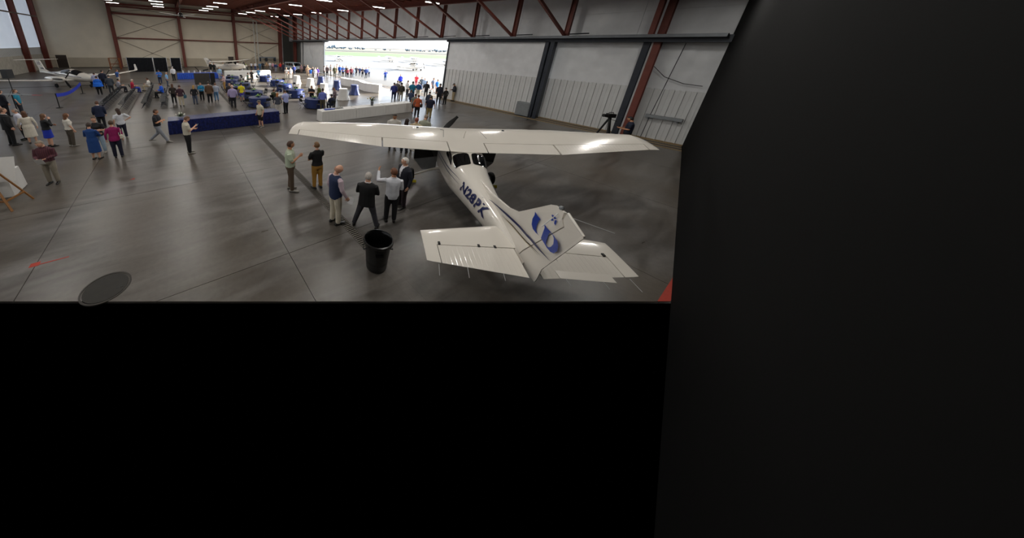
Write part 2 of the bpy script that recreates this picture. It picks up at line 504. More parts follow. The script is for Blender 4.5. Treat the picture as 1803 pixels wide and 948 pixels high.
# left leaf and its dark pocket
d6 = tag(link('door_6', None, None, (24.0, 0, 0)), 'grey sliding door leaf standing open left of the opening', None, None, 'structure')
b = MB(); b.box(0.03, 0.12, 47.3, 58.6, 0.05, 5.64); b.build('door_core', M_RIB, d6)
vinyl(47.4, 57.0, 2.9, 5.64, 3).build('vinyl_sheet', M_WHITEW, d6, smooth=True)
b = MB(); b.box(-0.05, 0.0, 47.4, 57.0, 0.05, 2.9); b.build('metal_panel', M_WHITEW, d6)
for y in (47.3, 57.2, 58.6): b = MB(); b.box(-0.1, 0.14, y - 0.1, y + 0.1, 0, 5.66); b.build('edge_post', M_GREYST, d6)
for bxs in ((22.2, 26.0, YF, YF + 0.2), (24.6, 24.8, 58.7, YF)): b = MB(); b.box(*bxs, 0, roof_z(YF)); b.build('pocket_wall', mat('dark_grey_pocket', '4a4a46', 0.7), wr)
b = MB(); ibeam(b, (24.2, 62.5, 0), (24.2, 62.5, roof_z(62)), 0.5, 0.6, (0, 1, 0)); b.build('steel_column', M_RED, wr)
b = MB(); b.box(22.5, 22.75, YF - 0.2, YF - 0.05, 0, 10); b.build('downpipe', M_RIB, wr)
# floor tracks under the doors
tr = thing('door_track', 'parallel steel and tan floor tracks along the foot of the hangar doors', 'track', (0, 0, 0))
for q, x in enumerate((22.95, 23.25, 23.55, 23.85, 24.15)):
    p = clip([(x, 0), (x + 0.24, 0), (x + 0.24, 47), (x, 47)], EB, EC)
    b = MB(); b.prism(p, -0.05, 0.004 if q % 2 else 0.012, 'z'); b.build('rail', (MATS['tan_rail'], M_DKSTEEL)[q % 2], tr)
bx = thing('door_motor_box', 'grey metal box at the foot of the first sliding door leaf', 'box', (23.5, 10.95, 0))
b = MB(); b.box(-0.16, 0.16, -0.5, 0.5, 0.05, 1.1); b.build('casing', M_GREY, bx)
b = MB(); b.box(-0.19, -0.16, -0.46, 0.46, 0.1, 1.05); b.build('cover_plate', mat('grey_cover', '7a7e80', 0.4), bx)
sh = thing('wall_shelf', 'grey metal bar shelf on the ribbed wall beside the cameraman', 'shelf', (24.3, 3.6, 1.35))
b = MB(); b.box(-0.14, 0.1, -0.75, 0.75, 0, 0.16); b.build('bar', M_GREY, sh)
for y in (-0.6, 0.6): b = MB(); b.box(-0.1, 0.1, y - 0.03, y + 0.03, -0.1, 0.0); b.build('bracket', M_GREYST, sh)
b = MB(); b.tube([(24.1, 4.75, 4.3), (24.2, 4.2, 3.75), (24.25, 3.4, 3.45), (24.25, 2.7, 3.4)], 0.018, 6)
tag(b.build('hanging_cable', M_BLACK), 'thin dark cable sagging from the red column across the right wall', 'cable')
b = MB(); b.tube([(24.2, 3.9, 5.6), (24.22, 4.15, 1.6), (24.22, 4.2, 0.1)], 0.016, 6)
tag(b.build('conduit', M_DKSTEEL), 'thin vertical conduit on the ribbed wall right of the red column', 'conduit')

# ceiling light strips
fm = MB(); fm.box(-0.75, 0.75, -0.08, 0.08, 0.0, 0.08)
fme = fm.mesh('housing', M_GREY)
lm = MB(); lm.box(-0.74, 0.74, -0.055, 0.055, -0.05, 0.0)
lme = lm.mesh('diffuser', M_LED)
hme = MB().tube([(0, 0, .08), (0, 0, 1.28)], .008, 4).mesh('hanger', M_GREYST)
rowname = {3.0: 'first', 10.0: 'second', 17.0: 'third', 24.0: 'fourth', 31.0: 'fifth', 38.4: 'sixth', 45.5: 'seventh', 51.4: 'eighth', 57.7: 'ninth'}
colname = ('leftmost', 'second', 'middle', 'fourth', 'rightmost')
for ci, x in enumerate((-6.8, -0.95, 5.65, 12.2, 18.25)):
    for y in rowname:
        z = roof_z(y) - 1.3
        t = thing('ceiling_light', 'white LED strip in the %s lamp line, %s row from the near end' % (colname[ci], rowname[y]), 'ceiling light', (x, y, z), 0, 'LED strips under the roof')
        link('housing', fme, t)
        link('diffuser', lme, t)
        for q in (-.5, .5): link('hanger', hme, t, (q, 0, 0))
        ld = bpy.data.lights.new('strip_light', 'AREA'); ld.shape = 'RECTANGLE'; ld.size = 1.45; ld.size_y = 0.1; ld.energy = LAMP_W; ld.color = (1.0, 0.965, 0.91)
        link('strip_light', ld, t, (0, 0, -0.06))
# ceiling fan
t = thing('ceiling_fan', 'large white-bladed ceiling fan hanging before the second red column', 'fan', (1.55, 44.0, 8.1))
b = MB(); b.tube([(0, 0, 0.2), (0, 0, roof_z(44) - 8.1)], 0.04, 8); b.build('rod', M_BLACK, t)
b = MB(); b.lathe([(0.02, -0.2), (0.28, -0.15), (0.32, 0.1), (0.2, 0.3), (0.03, 0.32)], 16, cap=True); b.build('motor', M_BLACK, t, True)
for q in range(5):
    a = R(8 + 72 * q); b = MB(); b.obox((0.25 * math.cos(a), 0.25 * math.sin(a), 0), (3.1 * math.cos(a), 3.1 * math.sin(a), 0), 0.24, 0.04); b.build('blade', mat('fan_white', 'c8c6c0', 0.4), t)
# ------------------------------------------------------------------ airplanes
def naca(t, th=0.12, cb=0.02):
    y = 5 * th * (0.2969 * math.sqrt(t) - 0.126 * t - 0.3516 * t * t + 0.2843 * t ** 3 - 0.1015 * t ** 4)
    c = cb / 0.16 * (0.8 * t - t * t) if t < 0.4 else cb / 0.36 * (0.2 + 0.8 * t - t * t)
    return c + y, c - y
def foil(y, le, te, zle, zte, t0=0.0, t1=1.0, n=11, th=0.12, cb=0.02, drop=0.0):
    ts = [t0 + (t1 - t0) * (0.5 - 0.5 * math.cos(math.pi * i / n)) if t0 == 0 else t0 + (t1 - t0) * i / n for i in range(n + 1)]
    ch = le - te
    top = []; bot = []
    for t in ts:
        u, l = naca(t, th, cb)
        z0 = zle + (zte - zle) * t
        top.append((le - ch * t, y, z0 + u * ch))
        bot.append((le - ch * t, y, z0 + l * ch - 0.002))
    return top + bot[::-1]
FUS = [(1.66, .26, .80, 1.16, 2.2), (1.6, .33, .74, 1.22, 2.4), (1.45, .41, .68, 1.28, 2.6), (1.0, .50, .57, 1.36, 2.8), (.6, .54, .51, 1.43, 3.0), (.42, .55, .49, 1.47, 3.0), (.1, .56, .48, 1.70, 3.2),
       (-.1, .56, .47, 1.84, 3.4), (-.35, .56, .47, 1.86, 3.6), (-.9, .56, .47, 1.84, 3.6), (-1.45, .55, .48, 1.765, 3.4), (-1.6, .545, .49, 1.735, 3.2), (-1.9, .51, .52, 1.585, 3.0), (-2.1, .475, .55, 1.535, 2.8), (-2.35, .44, .58, 1.515, 2.6),
       (-2.8, .375, .65, 1.495, 2.5), (-3.4, .295, .75, 1.475, 2.4), (-4.0, .215, .86, 1.45, 2.3), (-4.6, .13, .99, 1.40, 2.2), (-5.05, .06, 1.10, 1.31, 2.0)]
def fus_at(x):
    for a, c in zip(FUS, FUS[1:]):
        if a[0] >= x >= c[0]:
            t = (a[0] - x) / (a[0] - c[0])
            return [a[i] + t * (c[i] - a[i]) for i in range(5)]
    return list(FUS[-1]) if x < 0 else list(FUS[0])
def fus_pt(x, th, off=0.0):
    _, w, zb, zt, e = fus_at(x)
    zc = (zb + zt) / 2; h = (zt - zb) / 2
    cx, sz = math.cos(th), math.sin(th)
    y = math.copysign(abs(cx) ** (2 / e), cx) * (w + off)
    z = zc + math.copysign(abs(sz) ** (2 / e), sz) * (h + off)
    return (x, y, z)
def fus_side_y(x, z):
    _, w, zb, zt, e = fus_at(x)
    v = min(0.98, abs((z - (zb + zt) / 2) / ((zt - zb) / 2)))
    return w * (1 - v ** e) ** (1 / e)
def patch(corn, off=0.012, n=16, m=5, p=5.0):
    """rounded window patch on the fuselage; corn = 4 (x, theta) corners"""
    mb = MB(); rs = []
    for j in range(m + 1):
        r = max(0.001, j / m); ring = []
        for k in range(n):
            a = 2 * math.pi * k / n
            u = math.copysign(abs(math.cos(a)) ** (2 / p), math.cos(a)) * r
            v = math.copysign(abs(math.sin(a)) ** (2 / p), math.sin(a)) * r
            u, v = (u + 1) / 2, (v + 1) / 2
            x = (corn[0][0] * (1 - u) + corn[1][0] * u) * (1 - v) + (corn[3][0] * (1 - u) + corn[2][0] * u) * v
            t = (corn[0][1] * (1 - u) + corn[1][1] * u) * (1 - v) + (corn[3][1] * (1 - u) + corn[2][1] * u) * v
            ring.append(fus_pt(x, t, off))
        rs.append(ring)
    mb.rings(rs, cap=False)
    return mb
def text_mesh(s, size, bold=0.0):
    cu = bpy.data.curves.new('txt', 'FONT')
    cu.body = s; cu.size = size; cu.offset = bold; cu.resolution_u = 3; cu.space_character = 1.08
    o = bpy.data.objects.new('txt', cu); COL.objects.link(o)
    dg = bpy.context.evaluated_depsgraph_get()
    me = bpy.data.meshes.new_from_object(o.evaluated_get(dg))
    v = [tuple(p.co) for p in me.vertices]; f = [tuple(p.vertices) for p in me.polygons]
    bpy.data.objects.remove(o); bpy.data.curves.remove(cu); bpy.data.meshes.remove(me)
    return v, f
def wing_z(y): return 1.86 + 0.026 * abs(y), 1.75 + 0.026 * abs(y)
def wle(y): y = abs(y); return 0.02 if y < 2.6 else 0.02 - 0.26 * (y - 2.6) / 2.7
def wte(y): y = abs(y); return -1.55 if y < 2.55 else -1.55 + 0.52 * (y - 2.55) / 2.95
def sect(y, t0, t1, sink=0.0):
    zl, zt = wing_z(y)
    return foil(y, wle(y), wte(y), zl - sink, zt - sink, t0, t1)
def ribbed(pts_fn, ya, yb, step, amp):
    """control surface skin with pressed ribs; pts_fn(y, dz) gives a closed section"""
    n = max(2, int(abs(yb - ya) / step)); rs = []
    for i in range(n + 1):
        y = ya + (yb - ya) * i / n
        for dy, dz in ((-0.012, 0), (-0.004, amp), (0.004, amp), (0.012, 0)):
            if ya + (yb - ya) * 0 == y and dy < 0: continue
            if i == n and dy > -0.01: break
            rs.append(pts_fn(y + dy * (1 if yb > ya else -1), dz))
    return MB().rings(rs)
def high_wing(name, label, doors=False, reg=None, logo=True, group=None):
    P = thing(name, label, 'airplane', group=group)
    w = M_WPAINT
    rs = [[fus_pt(s[0], 2 * math.pi * k / 30) for k in range(30)] for s in FUS]
    # finer rings for a smooth tail cone
    b = MB(); b.rings(rs); fus = b.build('fuselage', w, P, True)
    for s in (-1, 1):
        b = patch([(-1.575, R(90 - s * .6)), (-1.575, R(90 - s * 48)), (-1.96, R(90 - s * 56)), (-1.96, R(90 - s * .6))], p=7, n=24)
        b.build('rear_window', M_GLASS, P, True)
        th = lambda d: R(d) if s > 0 else R(180 - d)
        patch([(-1.2, th(22)), (-1.78, th(22)), (-1.62, th(40)), (-1.2, th(46))]).build('side_window', M_GLASS, P, True)
        patch([(-0.1, th(22)), (-1.12, th(22)), (-1.12, th(46)), (-0.25, th(46))]).build('side_window', M_GLASS, P, True)
    b = patch([(0.40, R(22)), (0.40, R(158)), (-0.12, R(150)), (-0.12, R(30))], p=6, n=24, m=8); b.build('windshield', M_GLASS, P, True)
    # wing
    for s in (-1, 1):
        b = MB(); b.rings([sect(s * y, 0, 0.715) for y in (0.53, 1.6, 2.6, 3.5, 4.4, 5.22)]); b.build('wing_panel', w, P, True)
        b = MB()
        tips = []
        for q, (y, sh, f_) in enumerate(((5.22, 0, 1), (5.34, .05, .96), (5.44, .16, .8), (5.50, .34, .5), (5.52, .5, .25))):
            zl, zt = wing_z(y)
            tips.append(foil(s * y, wle(y) - sh * 0.9, wte(y) - 0.02 * q * 0.3, zl - 0.02 * q, zt - 0.005 * q, th=0.12 * f_))
        b.rings(tips); b.build('wing_tip', w, P, True)
    b = MB(); b.rings([sect(y, 0, 1.0) for y in (-0.53, 0, 0.53)]); wing = b.build('wing_centre', w, P, True)
    for s in (-1, 1):
        b = MB(); b.rings([sect(s * y, 0.725, 1.0) for y in (0.56, 1.5, 2.5)]); b.build('flap', w, P, True)
        def ail(y, dz):
            zl, zt = wing_z(y); c = foil(y, wle(y), wte(y), zl, zt, 0.725, 1.0, n=3)
            return [(p[0], p[1], p[2] + (dz if i < 4 else -dz)) for i, p in enumerate(c)]
        ribbed(ail, s * 2.54, s * 5.2, 0.095, 0.0022).build('aileron', w, P)
        # strut, gear
        b = MB()
        rs = []
        for t in (0, 1):
            c0 = Vector((-0.12, s * 0.52, 0.55)).lerp(Vector((-0.28, s * 2.6, 1.86)), t)
            rs.append([c0 + Vector((0.09 * math.cos(a), 0, 0.02 * math.sin(a))) for a in [2 * math.pi * k / 10 for k in range(10)]])
        b.rings(rs); b.build('wing_strut', w, P, True)
        b = MB(); b.tube([(-0.45, s * 0.4, 0.60), (-0.45, s * 0.8, 0.46), (-0.45, s * 1.25, 0.26)], [0.05, 0.04, 0.032], 8); leg = b.build('gear_leg', w, P, True)
        b = MB()
        b.rings([[(-0.45 + r * math.cos(a), s * 1.36 + dy, 0.265 + r * math.sin(a)) for a in [2 * math.pi * k / 18 for k in range(18)]] for r, dy in ((0.1, -.06), (.17, -.075), (.21, -.05), (.222, 0), (.21, .05), (.17, .075), (.1, .06))])
        wh = b.build('wheel', M_TYRE, P, True)
        b = MB(); b.lathe([(0.02, -0.08), (0.09, -0.075), (0.09, 0.075), (0.02, 0.08)], 12, cap=True); hub = b.build('hub', M_CHROME, wh); hub.location = (-0.45, s * 1.36, 0.265); hub.rotation_euler = (R(90), 0, 0)
        # tailplane
        def stb(y, t0, t1, dz=0.0):
            a = abs(y); f_ = a / 1.8
            le = -4.08 - 0.32 * f_; te = -5.40 + 0.22 * f_
            c = foil(y, le, te, 1.28, 1.28, t0, t1, n=8 if t0 == 0 else 3, th=0.085 - 0.01 * f_, cb=0)
            return [(p[0], p[1], p[2] + (dz if i < len(c) // 2 else -dz)) for i, p in enumerate(c)]
        b = MB(); b.rings([stb(s * y, 0, 0.515) for y in (0.03, 0.6, 1.2, 1.55)])
        b.build('stabilizer', w, P, True); b = MB()
        b.rings([stb(s * y, 0, 1.0) for y in (1.55, 1.7)] + [[(p[0] * 0.985 - 0.07, s * 1.80, 1.28 + (p[2] - 1.28) * 0.5) for p in stb(s * 1.8, 0, 1.0)]])
        b.build('stabilizer_tip', w, P, True)
        ribbed(lambda y, dz: stb(y, 0.53, 1.0, dz), s * 0.11, s * 1.546, 0.085, 0.0018).build('elevator', w, P)
        for y in (0.45, 0.75, 1.5): b = MB(); b.box(-4.80, -4.74, s * y - 0.02, s * y + 0.02, 1.30, 1.335); b.build('hinge', M_BLACK, P)
        for y in (0.5, 1.1, 1.6): b = MB(); b.tube([(-5.24, s * y, 1.28), (-5.46, s * (y + 0.03), 1.25)], 0.004, 4); b.build('static_wick', M_RIB, P)
        # fuel caps on the wing
        b = MB(); b.lathe([(0.01, 0.0), (0.04, 0.0), (0.035, 0.02), (0.01, 0.025)], 10, (-0.42, s * 1.35, 2.035), cap=True); b.build('fuel_cap', M_DKSTEEL, wing)
        b = MB(); b.tube([(-0.45, s * 0.62, 2.0), (-0.62, s * 0.56, 2.06), (-1.0, s * 0.64, 1.985)], 0.006, 4); b.build('antenna', M_DKSTEEL, wing)
    b = MB(); b.box(-5.36, -5.2, -1.3, -0.4, 1.292, 1.297); tab = b.build('trim_tab', w, P)
    # fin and rudder
    def slab(poly, th):
        m = MB(); n = len(poly)
        m.add([(p[0], t_, p[1]) for p, t_ in zip(poly, th)] + [(p[0], -t_, p[1]) for p, t_ in zip(poly, th)], [tuple(range(n)), tuple(reversed(range(n, 2 * n)))] + [(k_, n + k_, n + (k_ + 1) % n, (k_ + 1) % n) for k_ in range(n)])
        return m
    fin_poly = [(-2.2, 1.45), (-3.3, 1.58), (-4.1, 1.77), (-4.43, 1.93), (-5.10, 2.62), (-5.20, 2.68), (-5.40, 2.70), (-5.42, 2.60), (-5.50, 2.52), (-4.94, 1.46), (-4.88, 1.30), (-4.0, 1.25), (-2.6, 1.35)]
    fin = slab(fin_poly, [.01, .02, .022, .015, .008, .008, .02, .03, .032, .06, .065, .12, .05]).build('fin', w, P)
    rud_poly = [(-5.45, 2.725), (-5.80, 2.65), (-5.835, 2.62), (-5.415, 1.53), (-5.40, 1.27), (-5.38, 1.18), (-5.0, 1.16), (-4.90, 1.32), (-4.955, 1.46), (-5.515, 2.52), (-5.44, 2.61)]
    rud = slab(rud_poly, [.018, .008, .006, .006, .006, .006, .03, .055, .055, .030, .026]).build('rudder', w, P)
    b = MB(); b.tube([(-5.45, 0, 2.725), (-5.83, 0, 2.64)], [.022, .016], 8); b.build('rudder_cap', w, P, True)
    b = MB(); b.ball((-5.3, 0, 2.71), 0.035, 8, 5); b.build('beacon', M_GREY, P)
    for s in (-1, 1): b = MB(); b.tube([(-5.3, s * 0.02, 2.6), (-5.72 if s > 0 else -5.5, s * .5 if s > 0 else -.7, 2.68 if s > 0 else 2.46)], 0.007, 4); b.build('antenna_rod', M_RIB, P)
    # engine, propeller
    b = MB(); b.lathe([(0.001, 0.42), (0.06, 0.38), (0.12, 0.26), (0.16, 0.1), (0.165, 0.0)], 16); sp = b.build('spinner', w, P, True); sp.location = (1.62, 0, 0.98); sp.rotation_euler = (0, R(90), 0)
    for s in (1, -1):
        rs = []
        for t in [i / 7 for i in range(8)]:
            r = 0.1 + 0.86 * t; wd = 0.05 + 0.05 * math.sin(math.pi * min(1, t * 1.1)); tw = R(50 - 35 * t)
            c0 = Vector((1.74, 0, 0.98)) + Vector((0, -0.62 * s, 0.785 * s)) * r
            e1 = Vector((0, 0.785, 0.62)) * math.cos(tw) + Vector((1, 0, 0)) * math.sin(tw); e2 = Vector((0, -0.62, 0.785)).cross(e1)
            rs.append([c0 + e1 * (wd * math.cos(a)) + e2 * (0.012 * math.sin(a)) for a in [2 * math.pi * k / 8 for k in range(8)]])
        b = MB(); b.rings(rs); b.build('propeller_blade', M_BLACK, P, True)
    b = MB(); b.tube([(1.0, 0, 0.6), (1.02, 0, 0.12)], 0.04, 8); b.build('nose_strut', M_CHROME, P)
    b = MB(); b.rings([[(1.02 + r * math.cos(a), dy, 0.12 + r * math.sin(a)) for a in [2 * math.pi * k / 16 for k in range(16)]] for r, dy in ((.08, -.05), (.15, -.06), (.19, 0), (.15, .06), (.08, .05))]); b.build('nose_wheel', M_TYRE, P, True)
    b = MB(); b.tube([(-0.9, 0.0, 1.93), (-0.98, 0, 2.2)], [0.012, 0.006], 6); b.build('antenna_mast', w, P)
    if doors:
        for s in (-1, 1):
            b = MB(); b.prism([(s * .55, .48), (s * 1.02, .46), (s * 1.32, .84), (s * .55, .98)], -.40, -.35, 'x'); d = b.build('cabin_door', M_GREY, P)
            b = MB(); b.prism([(s * .55, .99), (s * 1.33, .85), (s * 1.36, 1.55), (s * .55, 1.60)], -.395, -.355, 'x'); b.build('door_window', M_GLASS, d)
    # side stripes
    for s in (-1, 1):
        for z0, z1, x0, x1, h in ((1.20, 1.30, 0.9, -2.35, 0.035), (1.10, 1.18, 0.7, -2.4, 0.028)):
            m = MB(); n = 24
            for i in range(n):
                for j in range(2): pass
            top = []; bot = []
            for i in range(n + 1):
                t = i / n; x = x0 + (x1 - x0) * t; z = z0 + (z1 - z0) * t
                hh = h * min(1, 4 * (1 - t) + 0.05) / 2
                for L_, zz in ((top, z + hh), (bot, z - hh)):
                    L_.append((x, s * (fus_side_y(x, zz) + 0.006), zz))
            m.rings([top, bot], cap=False, closed=False); m.build('side_stripe', M_NAVYL, fus)
        # stripes sweeping up onto the fin
        for path, h, M_ in (([(-3.3, 1.43), (-3.8, 1.57), (-4.33, 1.70), (-4.67, 1.775), (-5.0, 1.81), (-5.29, 1.84), (-5.55, 1.88)], 0.05, M_NAVYL), ([(-4.0, 1.50), (-4.41, 1.60), (-4.9, 1.67), (-5.31, 1.73)], 0.016, mat('gold_stripe', '8a7a4a', 0.4)), ([(-4.0, 1.53), (-4.52, 1.635), (-4.99, 1.70), (-5.36, 1.775)], 0.016, M_BLACK)):
            top = []; bot = []; n = 24
            for i in range(n + 1):
                u = i / n * (len(path) - 1); k_ = min(int(u), len(path) - 2); f_ = u - k_
                x = path[k_][0] + (path[k_ + 1][0] - path[k_][0]) * f_; z = path[k_][1] + (path[k_ + 1][1] - path[k_][1]) * f_
                t = i / n; hh = h / 2 * min(1, 3 * t + .1) * min(1, 4 * (1 - t) + 0.05)
                for L_, zz in ((top, z + hh), (bot, z - hh)):
                    L_.append((x, s * (max(fus_side_y(x, zz) if zz < fus_at(x)[3] - .02 else 0, 0.06 if x > -5.0 else 0.05) + .012), zz))
            m = MB(); m.rings([top, bot], cap=False, closed=False); m.build('tail_stripe', M_, fin)
    if reg:
        for s in (1, -1):
            v, f_ = text_mesh(reg, 0.42, 0.018)
            xm = max(p[0] for p in v)
            m = MB(); out = []
            for p in v:
                u = p[0] / xm
                x = (-2.5 - 1.26 * u) if s > 0 else (-2.5 - 1.26 * (1 - u))
                z = 1.11 + 0.06 * (u if s > 0 else 1 - u) + p[1] * 0.80
                out.append((x, s * (fus_side_y(x, z) + 0.016), z))
            m.add(out, f_); m.build('registration_letters', M_NAVYL, fus)
    if logo:
        for s in (1, -1):
            yo = 0.068
            U_ = [(-4.886, 2.301), (-4.977, 2.283), (-5.068, 2.283), (-5.041, 2.247), (-5.032, 2.119), (-5.05, 2.046), (-5.105, 2.018), (-5.178, 2.027), (-5.068, 2.0), (-4.977, 2.0), (-4.913, 2.046), (-4.886, 2.146), (-4.904, 2.247)]
            m = MB(); m.add([(p[0], s * .052, p[1]) for p in U_], [tuple(range(13))]); m.build('tail_letter', M_BLUEL, fin)
            Do = [(-5.169, 2.292), (-5.224, 2.274), (-5.352, 2.283), (-5.452, 2.283), (-5.543, 2.265), (-5.589, 2.21), (-5.598, 2.128), (-5.562, 2.046), (-5.498, 2.009), (-5.406, 2.0), (-5.297, 2.018), (-5.224, 2.027), (-5.215, 2.247)]
            Dh = [(-5.342, 2.262), (-5.342, 2.262), (-5.36, 2.274), (-5.416, 2.274), (-5.455, 2.25), (-5.475, 2.21), (-5.489, 2.164), (-5.47, 2.091), (-5.445, 2.05), (-5.415, 2.03), (-5.36, 2.037), (-5.345, 2.08), (-5.342, 2.19)]
            m = MB(); m.rings([[(p[0], s * .058, p[1]) for p in Do], [(p[0], s * .058, p[1]) for p in Dh]], cap=False); m.build('tail_letter', M_BLUEL, fin)
            for E_ in ([(-5.233, 2.53), (-5.279, 2.539), (-5.269, 2.502), (-5.233, 2.502)], [(-5.297, 2.539), (-5.342, 2.539), (-5.315, 2.502), (-5.288, 2.502)], [(-5.242, 2.457), (-5.269, 2.484), (-5.306, 2.475), (-5.269, 2.429)], [(-5.324, 2.493), (-5.361, 2.521), (-5.37, 2.429), (-5.333, 2.438)]):
                m = MB(); m.add([(p[0], s * .042, p[1]) for p in E_], [(0, 1, 2, 3)]); m.build('tail_emblem', M_BLUEL, fin)
    return P
main = high_wing('light_airplane', 'white high-wing single-engine airplane lettered N28PK filling the right foreground', doors=True, reg='N28PK')
fb = Vector((math.sin(R(36.1)), math.cos(R(36.1)), 0.10)).normalized()
lb = Vector((-math.cos(R(36.1)), math.sin(R(36.1)), -0.013)); lb = (lb - lb.dot(fb) * fb).normalized()
ub = fb.cross(lb)
mw = Matrix((fb, lb, ub)).transposed().to_4x4()
main.matrix_world = Matrix.Translation((8.787, 6.337, 0)) @ mw @ Matrix.Scale(1.095, 4)
for s in (-1, 1):
    p = main.matrix_world @ Vector((-0.45, s * 1.36, 0.04))
    t = thing('wheel_chock', 'yellow chock under the %s main wheel of the foreground airplane' % ('left' if s > 0 else 'right'), 'chock', (p.x, p.y, 0), R(-36.1))
    for q in (-1, 1): b = MB(); b.prism([(q * 0.12, 0), (q * 0.3, 0), (q * 0.24, 0.09)], -0.16, 0.16, 'x'); b.build('wedge', M_YEL, t)

plain = high_wing('light_airplane', 'white high-wing airplane parked inside by the cream wall', logo=False)
def pose_plane(o, x, y, psi, s=1.0):
    f_ = Vector((math.sin(R(psi)), math.cos(R(psi)), 0.10)).normalized(); l_ = Vector((-math.cos(R(psi)), math.sin(R(psi)), 0)); u_ = f_.cross(l_)
    o.matrix_world = Matrix.Translation((x, y, 0)) @ Matrix((f_, l_, u_)).transposed().to_4x4() @ Matrix.Scale(s, 4)
def fin_text(o, s_, size, x, z, sc=1.0):
    for s in (1, -1):
        v, f_ = text_mesh(s_, size, 0.006); xm = max(p[0] for p in v)
        m = MB(); m.add([(x - (p[0] if s > 0 else xm - p[0]), s * 0.085, z + p[1]) for p in v], f_); m.build('tail_letters', M_NAVYL, o)
fin_text(plain, 'UD', 0.5, -4.5, 2.0)
pose_plane(plain, 9.3, 52.2, 134, 1.08)
for (x, y, psi, lab) in ((51.5, 89.5, 200, 'white airplane farthest left on the sunlit apron'), (73.9, 86.2, 110, 'white airplane on the apron above the man standing alone'),
                         (50.5, 49.5, 150, 'largest white airplane on the apron, nearest to the doorway'), (83.1, 82.5, 120, 'white airplane on the apron just behind the largest one'), (78.5, 63.0, 115, 'white airplane on the apron partly hidden by the right door edge')):
    c_ = copy_tree(plain)
    for ch in list(c_.children):
        if ch.name.startswith('tail_letters'): bpy.data.objects.remove(ch)
    tag(c_, lab, 'airplane', 'airplanes parked on the apron'); pose_plane(c_, x, y, psi)

